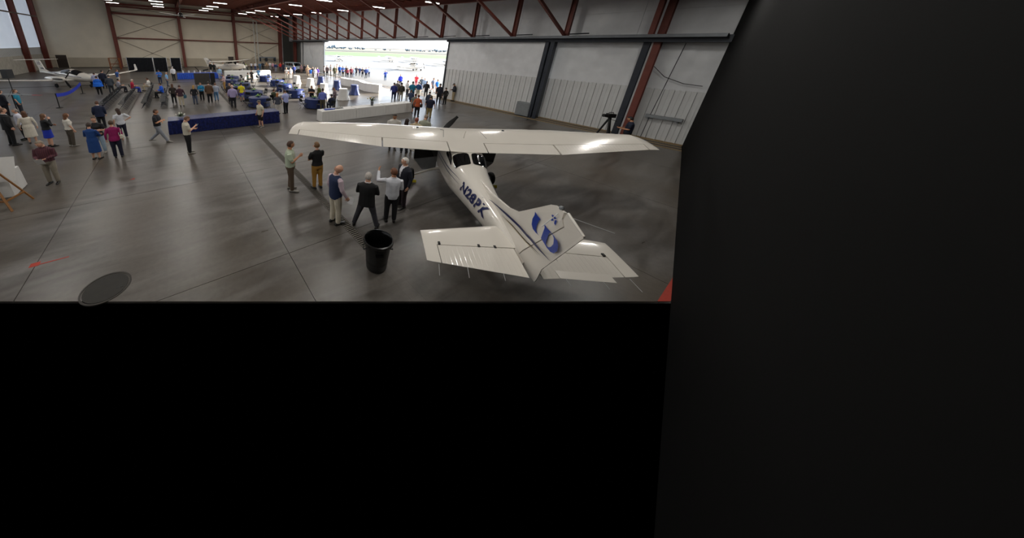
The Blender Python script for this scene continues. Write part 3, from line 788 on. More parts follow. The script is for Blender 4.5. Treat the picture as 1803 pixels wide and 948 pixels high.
def twin(label):
    P = thing('twin_engine_airplane', label, 'airplane')
    w = M_WPAINT
    st = [(3.15, .08, .88, 1.02), (3.0, .2, .76, 1.08), (2.5, .36, .62, 1.2), (1.9, .47, .54, 1.32), (1.3, .56, .5, 1.42), (.6, .6, .48, 1.62), (-.2, .6, .5, 1.72), (-1.0, .55, .6, 1.62), (-1.8, .4, .78, 1.42), (-2.8, .25, .95, 1.28), (-4.0, .16, 1.06, 1.26), (-5.0, .1, 1.12, 1.25)]
    b = MB(); b.rings([[(x, hw * math.cos(a), (zb + zt) / 2 + (zt - zb) / 2 * math.sin(a)) for a in [2 * math.pi * k / 20 for k in range(20)]] for x, hw, zb, zt in st]); fus = b.build('fuselage', w, P, True)
    def canopy(x0, x1, t0, t1, name):
        rs = []
        for i in range(9):
            x = x0 + (x1 - x0) * i / 8
            for a, c in zip(st, st[1:]):
                if a[0] >= x >= c[0]:
                    t = (a[0] - x) / (a[0] - c[0]); hw, zb, zt = [a[q] + t * (c[q] - a[q]) for q in (1, 2, 3)]
            rs.append([(x, (hw + .012) * math.cos(a), (zb + zt) / 2 + ((zt - zb) / 2 + .012) * math.sin(a)) for a in [R(t0 + (t1 - t0) * k / 10) for k in range(11)]])
        m = MB(); m.rings(rs, cap=False, closed=False); m.build(name, M_GLASS, P, True)
    canopy(1.35, 0.35, 28, 152, 'canopy')
    for t0, t1 in ((14, 66), (114, 166)): canopy(0.2, -1.0, t0, t1, 'rear_window')
    for s in (-1, 1):
        b = MB()
        rs = []
        for y, le, te, z in ((0.3, .75, -.85, .66), (1.6, .62, -.75, .74), (3.5, .42, -.6, .9), (6.2, .15, -.55, 1.15), (6.55, .0, -.55, 1.2), (6.7, -.22, -.62, 1.38), (6.8, -.5, -.8, 1.85)):
            rs.append(foil(s * y, le, te, z, z - 0.03, th=0.13 if y < 6.3 else 0.09))
        b.rings(rs); b.build('wing', w, P, True)
    for s in (-1, 1):
        y = s * 1.75
        b = MB(); b.rings([[(x, y + r * math.cos(a), 0.92 + dz + r * 0.95 * math.sin(a)) for a in [2 * math.pi * k / 14 for k in range(14)]] for x, r, dz in ((1.62, .17, 0), (1.5, .27, -.02), (1.1, .33, -.05), (.4, .33, -.06), (-.4, .25, -.03), (-1.0, .1, 0))]); nc = b.build('engine_nacelle', w, P, True)
        b = MB(); b.rings([[(x, y + r * math.cos(a), 0.70 + r * 0.6 * math.sin(a)) for a in [2 * math.pi * k / 10 for k in range(10)]] for x, r in ((1.2, .18), (0.7, .24), (0.2, .2))]); b.build('intake', M_NAVYL, nc, True)
        b = MB(); b.lathe([(0.001, .3), (.08, .22), (.15, .08), (.165, 0)], 12); sp = b.build('spinner', w, P, True); sp.location = (1.6, y, .92); sp.rotation_euler = (0, R(90), 0)
        for q in range(3):
            a = R(50 + 120 * q); d_ = Vector((0, math.cos(a), math.sin(a))); e_ = Vector((0, -math.sin(a), math.cos(a)))
            rs = []
            for t in [i / 5 for i in range(6)]:
                c0 = Vector((1.7, y, .92)) + d_ * (.1 + .83 * t); wd = .045 + .045 * math.sin(math.pi * t) ; e1 = e_ * .85 + Vector((.5, 0, 0))
                rs.append([c0 + e1 * (wd * math.cos(g_)) + Vector((.012 * math.sin(g_), 0, 0)) for g_ in [2 * math.pi * k / 6 for k in range(6)]])
            b = MB(); b.rings(rs); bl = b.build('propeller_blade', M_BLACK, P, True)
            b = MB(); b.obox(Vector((1.705, y, .92)) + d_ * .88, Vector((1.705, y, .92)) + d_ * .95, .09, .03, up=(1, 0, 0)); b.build('white_tip', w, bl)
        b = MB(); b.tube([(-.2, s * 1.5, .75), (-.2, s * 1.5, .2)], .05, 8); b.build('gear_leg', w, P)
        b = MB(); b.rings([[(-.2 + r * math.cos(a), s * 1.5 + dy, .21 + r * math.sin(a)) for a in [2 * math.pi * k / 14 for k in range(14)]] for r, dy in ((.1, -.06), (.19, -.06), (.21, 0), (.19, .06), (.1, .06))]); b.build('wheel', M_TYRE, P, True)
    b = MB(); b.tube([(2.35, 0, .7), (2.2, 0, .2)], .04, 8); b.build('nose_strut', M_DKSTEEL, P)
    b = MB(); b.rings([[(2.15 + r * math.cos(a), dy, .17 + r * math.sin(a)) for a in [2 * math.pi * k / 14 for k in range(14)]] for r, dy in ((.08, -.05), (.15, -.05), (.17, 0), (.15, .05), (.08, .05))]); b.build('nose_wheel', M_TYRE, P, True)
    poly = [(-3.6, 1.22), (-4.3, 1.5), (-4.75, 2.35), (-5.55, 2.4), (-5.2, 1.5), (-5.25, 1.1), (-4.6, 1.1)]
    b = MB(); b.rings([[(p[0], y, p[1]) for p in poly] for y in (-.04, .04)]); fin = b.build('fin', w, P)
    b = MB(); b.rings([foil(y, -4.7 - .12 * abs(y), -5.55 + .05 * abs(y), 2.43, 2.41, th=.1, cb=0) for y in (-1.65, -.8, 0, .8, 1.65)]); b.build('tailplane', w, P, True)
    for s in (1, -1):
        for tx, size, x0, z0 in (('UD', .42, -4.72, 1.92), ('N788DA', .16, -4.32, 1.5)):
            v, f_ = text_mesh(tx, size, .008); xm = max(p[0] for p in v)
            m = MB(); m.add([(x0 - (p[0] if s > 0 else xm - p[0]) * .9, s * .05, z0 + p[1]) for p in v], f_); m.build('tail_letters', M_NAVYL, fin)
        b = MB(); top = [(1.9 - 5.4 * i / 20, s * (.02 + [a[1] + (c[1] - a[1]) * ((a[0] - (1.9 - 5.4 * i / 20)) / (a[0] - c[0])) for a, c in zip(st, st[1:]) if a[0] >= 1.9 - 5.4 * i / 20 >= c[0]][0]), 1.0 + .012 * i) for i in range(21)]
        b.rings([top, [(p[0], p[1], p[2] + .05) for p in top]], cap=False, closed=False); b.build('side_stripe', M_NAVYL, fus)
    return P
tw = twin('white low-wing twin-engine airplane with T-tail parked at the far left')
tw.location = (-9.39, 40.27, 0); tw.rotation_euler = (0, 0, R(90 - 138.3)); tw.scale = (1.05,) * 3
# ------------------------------------------------------------------ furniture and things
def skirt_box(mb, x0, x1, y0, y1, z, seed=0, flare=0.05, n=14.0, amp=0.02):
    """draped cloth over a rectangular table: top plus pleated skirt"""
    rnd = random.Random(seed)
    per = []
    def side(a, c):
        L_ = math.hypot(c[0] - a[0], c[1] - a[1]); k = max(2, int(L_ * n))
        for i in range(k): per.append((a[0] + (c[0] - a[0]) * i / k, a[1] + (c[1] - a[1]) * i / k))
    side((x0, y0), (x1, y0)); side((x1, y0), (x1, y1)); side((x1, y1), (x0, y1)); side((x0, y1), (x0, y0))
    cx, cy = (x0 + x1) / 2, (y0 + y1) / 2; N = len(per)
    rs = []
    for zz, f_ in ((z, 0), (z - 0.02, 0.4), (z * 0.66, 0.75), (z * 0.33, 0.95), (0.015, 1.15)):
        ring = []
        for i, p in enumerate(per):
            nx = -1 if abs(p[0] - x0) < 1e-6 else (1 if abs(p[0] - x1) < 1e-6 else 0)
            ny = -1 if abs(p[1] - y0) < 1e-6 else (1 if abs(p[1] - y1) < 1e-6 else 0)
            o = f_ * flare + (amp * math.sin(i * 1.9 + 0.5 * math.sin(i * 0.37)) if zz < z - 0.05 else 0)
            ring.append((p[0] + nx * o, p[1] + ny * o, zz))
        rs.append(ring)
    mb.rings(rs, cap=False)
    mb.f.append(tuple(range(len(mb.v) - 5 * N, len(mb.v) - 4 * N))); mb.m.append(0)
def box_table(name, label, x0, x1, y0, y1, z, cloth, group=None, legs=True, seed=0):
    t = thing(name, label, 'table', ((x0 + x1) / 2, (y0 + y1) / 2, 0), 0, group)
    hx_, hy_ = (x1 - x0) / 2, (y1 - y0) / 2
    b = MB(); b.box(-hx_ + .03, hx_ - .03, -hy_ + .03, hy_ - .03, z - .05, z - .015); b.build('table_top', M_GREY, t)
    for sx_ in (-1, 1):
        for sy_ in (-1, 1): b = MB(); b.tube([(sx_ * (hx_ - .15), sy_ * (hy_ - .12), 0), (sx_ * (hx_ - .15), sy_ * (hy_ - .12), z - .05)], .02, 6); b.build('leg', M_GREYST, t)
    b = MB(); skirt_box(b, -hx_, hx_, -hy_, hy_, z, seed, amp=.005 if cloth is M_WCLOTH else .02); b.build('tablecloth', cloth, t)
    return t
box_table('draped_table', 'long table covered to the floor in dark blue sequined cloth', -0.75, 5.35, 17.0, 18.0, 0.76, M_SEQ)
for i, (xa, xb) in enumerate(((7.9, 10.5), (10.62, 13.2), (13.32, 15.95))):
    box_table('buffet_table', ('nearest-left' , 'middle', 'right-hand')[i] + ' white-clothed section of the long buffet line behind the airplane wing', xa, xb, 15.75, 16.5, 0.76, M_WCLOTH, 'white buffet line', seed=i)
box_table('head_table', 'bright blue sequined table on the far side before the drapes', 0.1, 5.7, 44.0, 44.9, 0.82, M_SEQB)
box_table('white_table', 'tall white-clothed table glowing in the sun before the parked airplane', 5.8, 12.2, 41.9, 42.7, 1.2, M_WCLOTH)
# curving white table near the doorway
sp_ = [(19.2, 32.2), (19.1, 31.0), (19.5, 29.6), (19.6, 28.4), (19.1, 27.2), (18.9, 26.2), (19.3, 25.2), (19.7, 24.4)]
t = thing('serpentine_table', 'white serpentine buffet table winding near the open doorway', 'table', (19.3, 28.3, 0))
def serp(mb, w, z0, z1, wave):
    pts = []
    for i in range(len(sp_) - 1):
        for k in range(6): pts.append((sp_[i][0] + (sp_[i + 1][0] - sp_[i][0]) * k / 6, sp_[i][1] + (sp_[i + 1][1] - sp_[i][1]) * k / 6))
    L_, R_ = [], []
    for i, p in enumerate(pts):
        q = pts[min(i + 1, len(pts) - 1)]; o = pts[max(i - 1, 0)]
        d_ = Vector((q[0] - o[0], q[1] - o[1])).normalized(); n_ = Vector((-d_.y, d_.x))
        k = wave * math.sin(i * 2.4)
        L_.append((p[0] + n_.x * (w + k) - 19.3, p[1] + n_.y * (w + k) - 28.3)); R_.append((p[0] - n_.x * (w + k) - 19.3, p[1] - n_.y * (w + k) - 28.3))
    ring = L_ + R_[::-1]
    mb.rings([[(p[0], p[1], z0) for p in ring], [(p[0], p[1], z1) for p in ring]])
b = MB(); serp(b, .36, .02, .93, .02); b.build('table_skirt', M_WCLOTH, t)
b = MB(); serp(b, .38, .93, .96, 0); b.build('table_top', M_WCLOTH, t)
# cocktail tables
def cocktail(x, y, cloth, label, group):
    t = thing('cocktail_table', label, 'table', (x, y, 0), 0, group)
    b = MB(); b.lathe([(.02, 1.07), (.40, 1.07), (.41, 1.05), (.41, .9), (.44, .6), (.50, .25), (.58, .02)], 28, wob=lambda a, z: .09 * math.sin(8 * a) * (1.05 - z)); b.build('tablecloth', cloth, t, True)
    b = MB(); b.tube([(0, 0, 0), (0, 0, 1.04)], .04, 8); b.build('pole', M_GREYST, t)
    b = MB(); b.lathe([(.01, 0.0), (.26, 0.0), (.24, .02), (.01, .03)], 14, cap=True); b.build('base', M_GREYST, t)
for x, y, l in ((16.3, 33.0, 'farthest'), (16.2, 28.5, 'middle'), (16.15, 24.6, 'nearest')): cocktail(x, y, M_NAVY, l + ' of the three navy-draped cocktail tables in the sun', 'navy cocktail tables')
for x, y, l in ((13.5, 22.5, 'nearest'), (13.45, 26.5, 'second nearest'), (14.1, 31.5, 'third'), (13.7, 35.0, 'farthest')): cocktail(x, y, M_WCLOTH, l + ' of the white-draped cocktail tables along the navy ones', 'white cocktail tables')
# chairs
def chair(name, label, group, cat='chair'):
    t = thing(name, label, cat, group=group)
    b = MB(); b.box(-.2, .2, -.19, .2, .43, .455); b.build('seat', M_BLACK, t)
    b = MB(); b.rings([[(-.19, -.24 - .02 * 0, .62), (.19, -.24, .62), (.19, -.225, .62), (-.19, -.225, .62)], [(-.19, -.28, .84), (.19, -.28, .84), (.19, -.265, .84), (-.19, -.265, .84)]]); b.build('backrest', M_BLACK, t)
    for s in (-1, 1):
        b = MB(); b.tube([(s * .21, .22, 0), (s * .21, -.17, .45), (s * .21, -.28, .85)], .012, 5); b.build('leg', M_DKSTEEL, t)
        b = MB(); b.tube([(s * .19, -.26, 0), (s * .19, .15, .44)], .012, 5); b.build('leg', M_DKSTEEL, t)
    return t
ch0 = chair('folding_chair', 'x', 'rows of black folding chairs')
first = True
rown = ('leftmost', 'second', 'third', 'rightmost')
for ri, (x, n) in enumerate(((-4.95, 15), (-3.75, 14), (-2.4, 15), (-1.2, 10))):
    for q in range(n):
        c_ = ch0 if first else copy_tree(ch0)
        first = False
        c_.location = (x + .02 * math.sin(q * 3), 25.2 + q * .62, 0); c_.rotation_euler[2] = R(90) if ri % 2 == 0 else R(90)
        od = ('nearest', 'second', 'third', 'fourth', 'fifth', 'sixth', 'seventh', 'eighth', 'ninth', 'tenth', 'eleventh', 'twelfth', 'thirteenth', 'fourteenth', 'farthest')[q]
        tag(c_, 'black folding chair, %s from the near end of the %s row' % (od, rown[ri]), 'chair', 'rows of black folding chairs')
# round tables with navy cloths
rt_ = [(5.5, 22.6, 'nearest navy round table in the left column'), (5.9, 26.0, 'second navy round table in the left column'), (5.0, 29.4, 'third navy round table in the left column'), (6.1, 31.9, 'fourth navy round table in the left column'), (5.6, 35.4, 'fifth navy round table in the left column'), (6.3, 39.2, 'farthest navy round table in the left column'),
       (9.5, 20.4, 'nearest navy round table in the right column'), (9.8, 25.4, 'second navy round table in the right column'), (10.1, 29.6, 'third navy round table in the right column'), (10.5, 33.4, 'fourth navy round table in the right column'), (10.5, 38.6, 'farthest navy round table in the right column')]
for i, (x, y, lab) in enumerate(rt_):
    t = thing('round_table', lab + ' under a satin cloth', 'table', (x, y, 0), 0, 'navy round tables')
    b = MB(); b.lathe([(.02, .755), (.78, .755), (.80, .74), (.82, .55), (.85, .3), (.88, .06)], 32, wob=lambda a, z: .05 * math.sin(10 * a) * (.75 - z)); b.build('tablecloth', M_NAVY, t, True)
    for q in range(4): a = R(45 + 90 * q); b = MB(); b.tube([(.5 * math.cos(a), .5 * math.sin(a), 0), (.5 * math.cos(a), .5 * math.sin(a), .73)], .018, 5); b.build('leg', M_GREYST, t)
    c_ = thing('centrepiece', 'leafy green centrepiece on the ' + lab, 'centrepiece', (x, y, .757), 0, 'table centrepieces')
    b = MB()
    rnd = random.Random(i)
    for q in range(26):
        a = rnd.uniform(0, 6.28); r = rnd.uniform(.05, .28); z = rnd.uniform(.04, .22)
        b.add([(0, 0, .03), (r * math.cos(a - .18), r * math.sin(a - .18), z), (r * 1.3 * math.cos(a), r * 1.3 * math.sin(a), z * .8), (r * math.cos(a + .18), r * math.sin(a + .18), z)], [(0, 1, 2, 3)])
    b.build('leaves', mat('table_greens', '7aa04a', .6, 0, .3, 9), c_)
    b = MB(); b.lathe([(.01, 0), (.09, 0), (.11, .07), (.1, .075)], 12, cap=True); b.build('bowl', M_BLUEL, c_)
    for q in range(5):
        a = R(72 * q + 20 * i); cc = copy_tree(ch0)
        cc.location = (x + 1.12 * math.cos(a), y + 1.12 * math.sin(a), 0); cc.rotation_euler[2] = a + R(90)
        tag(cc, 'black folding chair, %s seat around the %s' % (('first', 'second', 'third', 'fourth', 'fifth')[q], lab), 'chair', 'chairs around the round tables')
# flowers on the buffet and the blue table
def flowers(name, label, loc, r, colr, n, pot):
    t = thing(name, label, 'flowers', loc)
    rnd = random.Random(n)
    b = MB()
    for q in range(n * 3):
        a = rnd.uniform(0, 6.28); e_ = rnd.uniform(.1, 1.4); d_ = Vector((math.cos(a) * math.cos(e_), math.sin(a) * math.cos(e_), math.sin(e_) * .8)); p = Vector((0, 0, pot)); L_ = r * rnd.uniform(.6, 1.1); s_ = d_.cross(Vector((0, 0, 1))).normalized() * .05
        b.add([p, p + d_ * L_ * .6 + s_, p + d_ * L_, p + d_ * L_ * .6 - s_], [(0, 1, 2, 3)])
    b.build('leaves', mat('leaf_green', '3a4a2a', .6, 0, .3, 8), t)
    for q in range(n):
        a = rnd.uniform(0, 6.28); rr = rnd.uniform(.2, .95) * r; b = MB(); b.ball((rr * math.cos(a), rr * math.sin(a), pot + r * .5 * rnd.uniform(.6, 1.2)), .045, 7, 5); b.build('blossom', colr, t, True)
    if pot > .05:
        b = MB(); b.lathe([(.01, 0), (.1, 0), (.12, pot), (.1, pot)], 14, cap=True); b.build('vase', M_GREYST, t, True)
    return t
flowers('flower_vase', 'tall bouquet in a metal vase on the white buffet', (12.2, 16.1, .765), .52, mat('yellow_petals', 'c8b060', .6), 8, .3)
flowers('flower_garland', 'low arrangement of white flowers on the left end of the blue table', (-.15, 17.6, .765), .38, mat('white_petals', 'e0ded4', .6), 7, .04)
t = thing('napkin_stack', 'blue folded napkins on the left end of the white buffet', 'napkins', (8.5, 16.1, .765)); b = MB(); b.box(-.28, .28, -.12, .12, 0, .06); b.build('stack', M_BLUEL, t); b = MB(); b.box(.3, .5, -.1, .1, 0, .04); b.build('stack', M_BLUEL, t)
t = thing('cup_tray', 'small tray of white cups on the buffet behind the seated guest', 'cups', (9.4, 16.2, .765)); b = MB(); b.box(-.3, .3, -.15, .15, 0, .02); b.build('tray', M_GREYST, t)
for q in range(8): b = MB(); b.lathe([(.02, .02), (.03, .02), (.04, .1), (.035, .1)], 10, (-.24 + .16 * (q % 4), -.07 + .14 * (q // 4), 0)); b.build('cup', M_WCLOTH, t, True)
for q in range(6):
    t = thing('water_pitcher', 'white pitcher, %s from the left on the far blue table' % ('first', 'second', 'third', 'fourth', 'fifth', 'sixth')[q], 'pitcher', (.8 + q * .7, 44.4, .825), 0, 'pitchers on the far blue table')
    b = MB(); b.lathe([(.01, 0), (.09, 0), (.11, .12), (.08, .25), (.09, .3)], 12, cap=True); b.build('body', M_WCLOTH, t, True)
# trash can
t = thing('trash_can', 'black round plastic trash can with a bag liner in the centre foreground', 'trash can', (3.34, 3.86, 0), R(-30))
b = MB(); b.lathe([(.02, .0), (.22, .0), (.235, .03), (.29, .70), (.315, .72), (.32, .76), (.30, .765), (.285, .73), (.25, .2), (.02, .12)], 32); b.build('body', mat('black_plastic', '0c0c0d', .42, 0, .1), t, True)
b = MB(); b.lathe([(.318, .70), (.335, .72), (.335, .775), (.31, .785), (.28, .74), (.26, .45)], 40, wob=lambda a, z: .012 * math.sin(17 * a + 40 * z)); b.build('bag_liner', mat('bin_bag', '050506', .3, 0, .1), t, True)
for s in (-1, 1):
    b = MB(); b.tube([(s * .27, -.09, .58), (s * .325, -.07, .55), (s * .325, .07, .55), (s * .27, .09, .58)], .014, 6); b.build('handle', MATS['black_plastic'], t, True)
b = MB(); b.box(-.09, .09, -.292, -.272, .50, .56); b.build('front_grip', MATS['black_plastic'], t)
for q in range(4): a = R(45 + 90 * q); b = MB(); b.ball((.18 * math.cos(a), .18 * math.sin(a), .03), .03, 8, 5); b.build('caster', M_GREYST, t)
# manhole, tape marks
t = thing('manhole_cover', 'dark round floor hatch with two square lifting holes', 'hatch', (-1.86, 6.12, 0)); b = MB(); b.lathe([(.001, .006), (.37, .006), (.38, -.02)], 40, cap=False); b.build('plate', mat('dark_hatch_iron', '26241f', .55, .4, .15), t)
b = MB(); b.lathe([(.385, -.02), (.385, .008), (.42, .008), (.42, -.02)], 40); b.build('ring', MATS['cast_iron'], t)
for x in (.2, .27): b = MB(); b.box(x - .022, x + .022, -.13, -.09, .004, .009); b.build('lifting_hole', M_BLACK, t)
M_TAPE = mat('red_tape', 'a8301c', .6, 0, .1, 8)
p = clip([(7.0, .08), (13, .08), (13, .22), (7.0, .22)], EA, EB); p = clip(p, EB, EC)
if len(p) > 2: b = MB(); b.prism(p, 0, .004, 'z'); tag(b.build('red_floor_line', M_TAPE), 'red painted line crossing the lower right corner of the floor', 'floor marking')
t = thing('tape_mark', 'red tape corner mark on the floor joint at lower left', 'tape'); b = MB(); b.box(-3.4, -3.24, 7.58, 7.72, 0, .004); b.build('patch', M_TAPE, t); b = MB(); b.box(-3.24, -2.75, 7.6, 7.63, 0, .004); b.build('strip', M_TAPE, t)
tag(MB().prism([(-2.02, 11.6), (-1.86, 11.58), (-1.88, 11.7)], 0, .004, 'z').build('tape_scrap', M_TAPE), 'tiny red tape scrap on the floor below the magenta jacket', 'tape')
tag(MB().prism([(6.55, 6.3), (6.75, 6.35), (6.7, 6.55), (6.5, 6.5)], 0, .004, 'z').build('tape_scrap', M_TAPE), 'faint red floor mark near the left wheel of the foreground airplane', 'tape')
# easel with board
t = thing('easel', 'wooden tripod easel at the left edge', 'easel', (-4.95, 11.25, 0))
M_WOOD = mat('easel_wood', '8a5c2c', .5, 0, .2, 5, stretch=(8, 8, 1))
apex = (-.25, .05, 1.72)
for q, p in enumerate(((.30, -.52, 0), (.54, .16, 0), (-.85, .1, 0))): b = MB(); b.obox(p, apex, .05, .035); b.build('leg', M_WOOD, t)
b = MB(); b.obox((.20, -.42, .3), (.41, .14, .3), .03, .05); b.build('cross_bar', M_WOOD, t); b = MB(); b.obox((.20, -.42, .3), (-.74, .08, .3), .03, .05); b.build('cross_bar', M_WOOD, t)
t2 = thing('poster_board', 'white poster board standing behind the easel', 'board', (-5.0, 11.75, 0), R(-12)); b = MB(); b.add([(-.5, -.24, .68), (.42, -.24, .68), (.42, .0, 1.38), (-.5, .0, 1.38), (-.5, -.22, .675), (.42, -.22, .675), (.42, .02, 1.375), (-.5, .02, 1.375)], [(0, 1, 2, 3), (7, 6, 5, 4), (0, 4, 5, 1), (1, 5, 6, 2), (2, 6, 7, 3), (3, 7, 4, 0)]); b.build('board', M_WCLOTH, t2)
box_table('side_table', 'white-clothed table behind the easel at the left edge', -6.6, -5.0, 11.9, 12.7, .74, M_WCLOTH)
# stanchions and ribbon
pa_, pb_ = Vector((-7.68, 27.5, 0)), Vector((-7.74, 34.3, 0))
for q, p in enumerate((pa_, pb_)):
    t = thing('stanchion', ('near', 'far')[q] + ' black stanchion post holding the blue ribbon', 'stanchion', p, 0, 'ribbon stanchions')
    b = MB(); b.lathe([(.01, 0), (.2, 0), (.2, .015), (.05, .04), (.01, .04)], 18, cap=True); b.build('base', M_BLACK, t, True)
    b = MB(); b.tube([(0, 0, .03), (0, 0, 1.05)], .032, 10); b.build('post', M_BLACK, t, True)
b = MB(); top = []; bot = []
for i in range(21):
    t_ = i / 20; p = pa_.lerp(pb_, t_); sag = .28 * 4 * t_ * (1 - t_); top.append((p.x, p.y, 1.06 - sag)); bot.append((p.x + .02, p.y, .80 - sag * .9))
b.rings([top, bot, [(q[0] + .012, q[1], q[2]) for q in bot], [(q[0] + .012, q[1], q[2]) for q in top]], cap=False, closed=False)
tag(b.build('barrier_ribbon', mat('blue_ribbon', '1834b8', .4)), 'wide royal blue ribbon sagging between two stanchions', 'ribbon')
# loudspeaker
t = thing('speaker_stand', 'black tripod stand under the loudspeaker at far left', 'stand', (-12.2, 34.6, 0)); b = MB(); b.tube([(0, 0, .1), (0, 0, 1.5)], .03, 8); b.build('pole', M_BLACK, t)
for q in range(3): a = R(120 * q); b = MB(); b.tube([(0, 0, .6), (.45 * math.cos(a), .45 * math.sin(a), .02)], .016, 6); b.build('leg', M_BLACK, t)
t = thing('loudspeaker', 'black box loudspeaker on a stand at far left', 'speaker', (-12.2, 34.6, 1.5), R(160)); b = MB(); b.prism([(-.28, -.26), (.28, -.26), (.2, .24), (-.2, .24)], 0, .72, 'z'); b.build('cabinet', M_BLACK, t)
b = MB(); b.box(-.25, .25, -.285, -.262, .04, .68); b.build('grille', mat('speaker_grille', '181818', .7, .3), t)
# pipe and drape
def drape(label, x0, x1, y, h):
    t = thing('black_drape', label, 'drape', ((x0 + x1) / 2, y, 0), 0, 'black pipe-and-drape screens')
    w = (x1 - x0) / 2; n = int((x1 - x0) * 22); rs = []
    for z in (.02, h * .5, h): rs.append([(-w + 2 * w * i / n, .07 * math.sin(i * 1.7 + .4 * z) , z) for i in range(n + 1)] + [(w - 2 * w * i / n, .07 * math.sin((n - i) * 1.7 + .4 * z) + .02, z) for i in range(n + 1)])
    b = MB(); b.rings(rs); b.build('curtain', mat('black_drape_cloth', '12141c', .8, 0, .25, 3), t)
    for s in (-1, 1): b = MB(); b.tube([(s * w, 0, 0), (s * w, 0, h + .15)], .035, 8); b.build('upright', M_CHROME, t)
    b = MB(); b.tube([(-w, 0, h), (w, 0, h)], .025, 6); b.build('crossbar', M_GREYST, t)
drape('widest black drape screen left of the second red column', -6.5, -3.1, 56.6, 2.25); drape('middle black drape screen', -2.98, -1.15, 56.6, 2.25); drape('narrow black drape screen nearest the second red column', -.55, .9, 56.5, 2.25)
# small lift cage
t = thing('lift_cage', 'rusty orange guard cage at the foot of the first red column', 'cage', (-8.9, 62.6, 0)); M_RUST = mat('orange_cage', '8a4a1c', .6)
for s in (-1, 1):
    for u in (-1, 1): b = MB(); b.tube([(s * .7, u * .4, 0), (s * .7, u * .4, 1.9)], .05, 6); b.build('post', M_RUST, t)
for z in (.9, 1.9):
    b = MB(); b.tube([(-.7, -.4, z), (.7, -.4, z), (.7, .4, z), (-.7, .4, z), (-.7, -.4, z)], .04, 6); b.build('rail', M_RUST, t)
b = MB(); b.tube([(-.7, -.4, .1), (.7, -.4, 1.9)], .03, 6); b.build('diagonal', M_RUST, t)
# black presentation screen on stand
t = thing('black_screen', 'dark backdrop panel standing left of the teal-topped woman', 'screen', (2.3, 33.4, 0), R(-8)); b = MB(); b.box(-.75, .75, -.03, .03, .55, 1.75); b.build('panel', mat('dark_backdrop', '3a3632', .7), t); b = MB(); b.box(.78, 1.25, -.02, .04, .5, 1.75); b.build('side_panel', M_BLACK, t)
for s in (-.6, .6): b = MB(); b.tube([(s, 0, 0), (s, 0, .56)], .025, 6); b.build('post', M_BLACK, t)
t = thing('music_stand', 'thin dark microphone stand before the far blue table', 'stand', (3.5, 42.6, 0)); b = MB(); b.tube([(0, 0, 0), (0, 0, 1.35)], .02, 6); b.build('pole', M_BLACK, t); b = MB(); b.obox((-.35, 0, 1.25), (.35, 0, 1.4), .05, .2); b.build('tray', M_BLACK, t)
for q in range(3): a = R(120 * q); b = MB(); b.tube([(0, 0, .3), (.35 * math.cos(a), .35 * math.sin(a), .01)], .014, 5); b.build('leg', M_BLACK, t)
# camera tripod
t = thing('tripod', 'tall black camera tripod before the right door leaf', 'tripod', (20.2, 4.9, 0))
for q in range(3): a = R(95 + 120 * q); b = MB(); b.tube([(.05 * math.cos(a), .05 * math.sin(a), 1.45), (.5 * math.cos(a), .5 * math.sin(a), .01)], [.05, .035], 8); b.build('leg', M_BLACK, t)
b = MB(); b.lathe([(.02, 1.4), (.08, 1.4), (.08, 1.55), (.02, 1.58)], 12, cap=True); b.build('head', M_BLACK, t); b = MB(); b.tube([(0, 0, 1.5), (.35, -.25, 1.38)], .014, 6); b.build('pan_handle', M_BLACK, t)
t = thing('video_camera', 'black video camera on the tripod', 'camera', (20.2, 4.9, 1.58), R(60)); b = MB(); b.box(-.1, .1, -.22, .2, 0, .2); b.build('body', M_BLACK, t); b = MB(); b.tube([(0, .2, .11), (0, .42, .11)], [.07, .085], 12); b.build('lens', M_BLACK, t); b = MB(); b.tube([(0, -.12, .2), (0, -.1, .28), (0, .14, .28), (0, .16, .2)], .018, 6); b.build('handle', M_BLACK, t); b = MB(); b.box(.1, .24, .02, .05, .08, .2); b.build('monitor', M_DKSTEEL, t)
# parked truck
t = thing('utility_truck', 'pale blue-grey boxy utility truck parked near the corner', 'truck', (20.4, 53.2, 0), R(-78)); M_TRK = mat('pale_truck_paint', 'a8b4bc', .35, 0, .05, coat=.4)
b = MB(); b.prism([(-2.2, .45), (2.2, .45), (2.25, .95), (1.2, 1.05), (.75, 1.68), (-2.2, 1.7)], -.85, .85, 'y'); b.build('body', M_TRK, t)
for s in (-1, 1):
    for x0, x1 in ((-2.0, -.9), (-.8, .1), (.18, .78)): b = MB(); b.prism([(x0, 1.08), (x1, 1.08), (min(x1, .72) - .1 * (x1 > .5), 1.58), (x0, 1.58)], s * .85, s * .862, 'y'); b.build('side_window', M_GLASS, t)
    for x in (-1.4, 1.45): b = MB(); b.rings([[(x + r * math.cos(a), s * .8 + dy, .33 + r * math.sin(a)) for a in [2 * math.pi * k / 16 for k in range(16)]] for r, dy in ((.15, -.09), (.33, -.09), (.33, .09), (.15, .09))]); b.build('wheel', M_TYRE, t, True)
    b = MB(); b.box(2.2, 2.28, s * .6 - .15, s * .6 + .15, .7, .88); b.build('headlamp', M_WCLOTH, t)
b = MB(); b.add([(1.19, -.75, 1.08), (1.19, .75, 1.08), (.79, .7, 1.62), (.79, -.7, 1.62)], [(0, 1, 2, 3)]); o = b.build('windshield', M_GLASS, t); o.location = (.02, 0, .01)
b = MB(); b.box(2.2, 2.36, -.85, .85, .42, .62); b.build('bumper', M_BLACK, t)
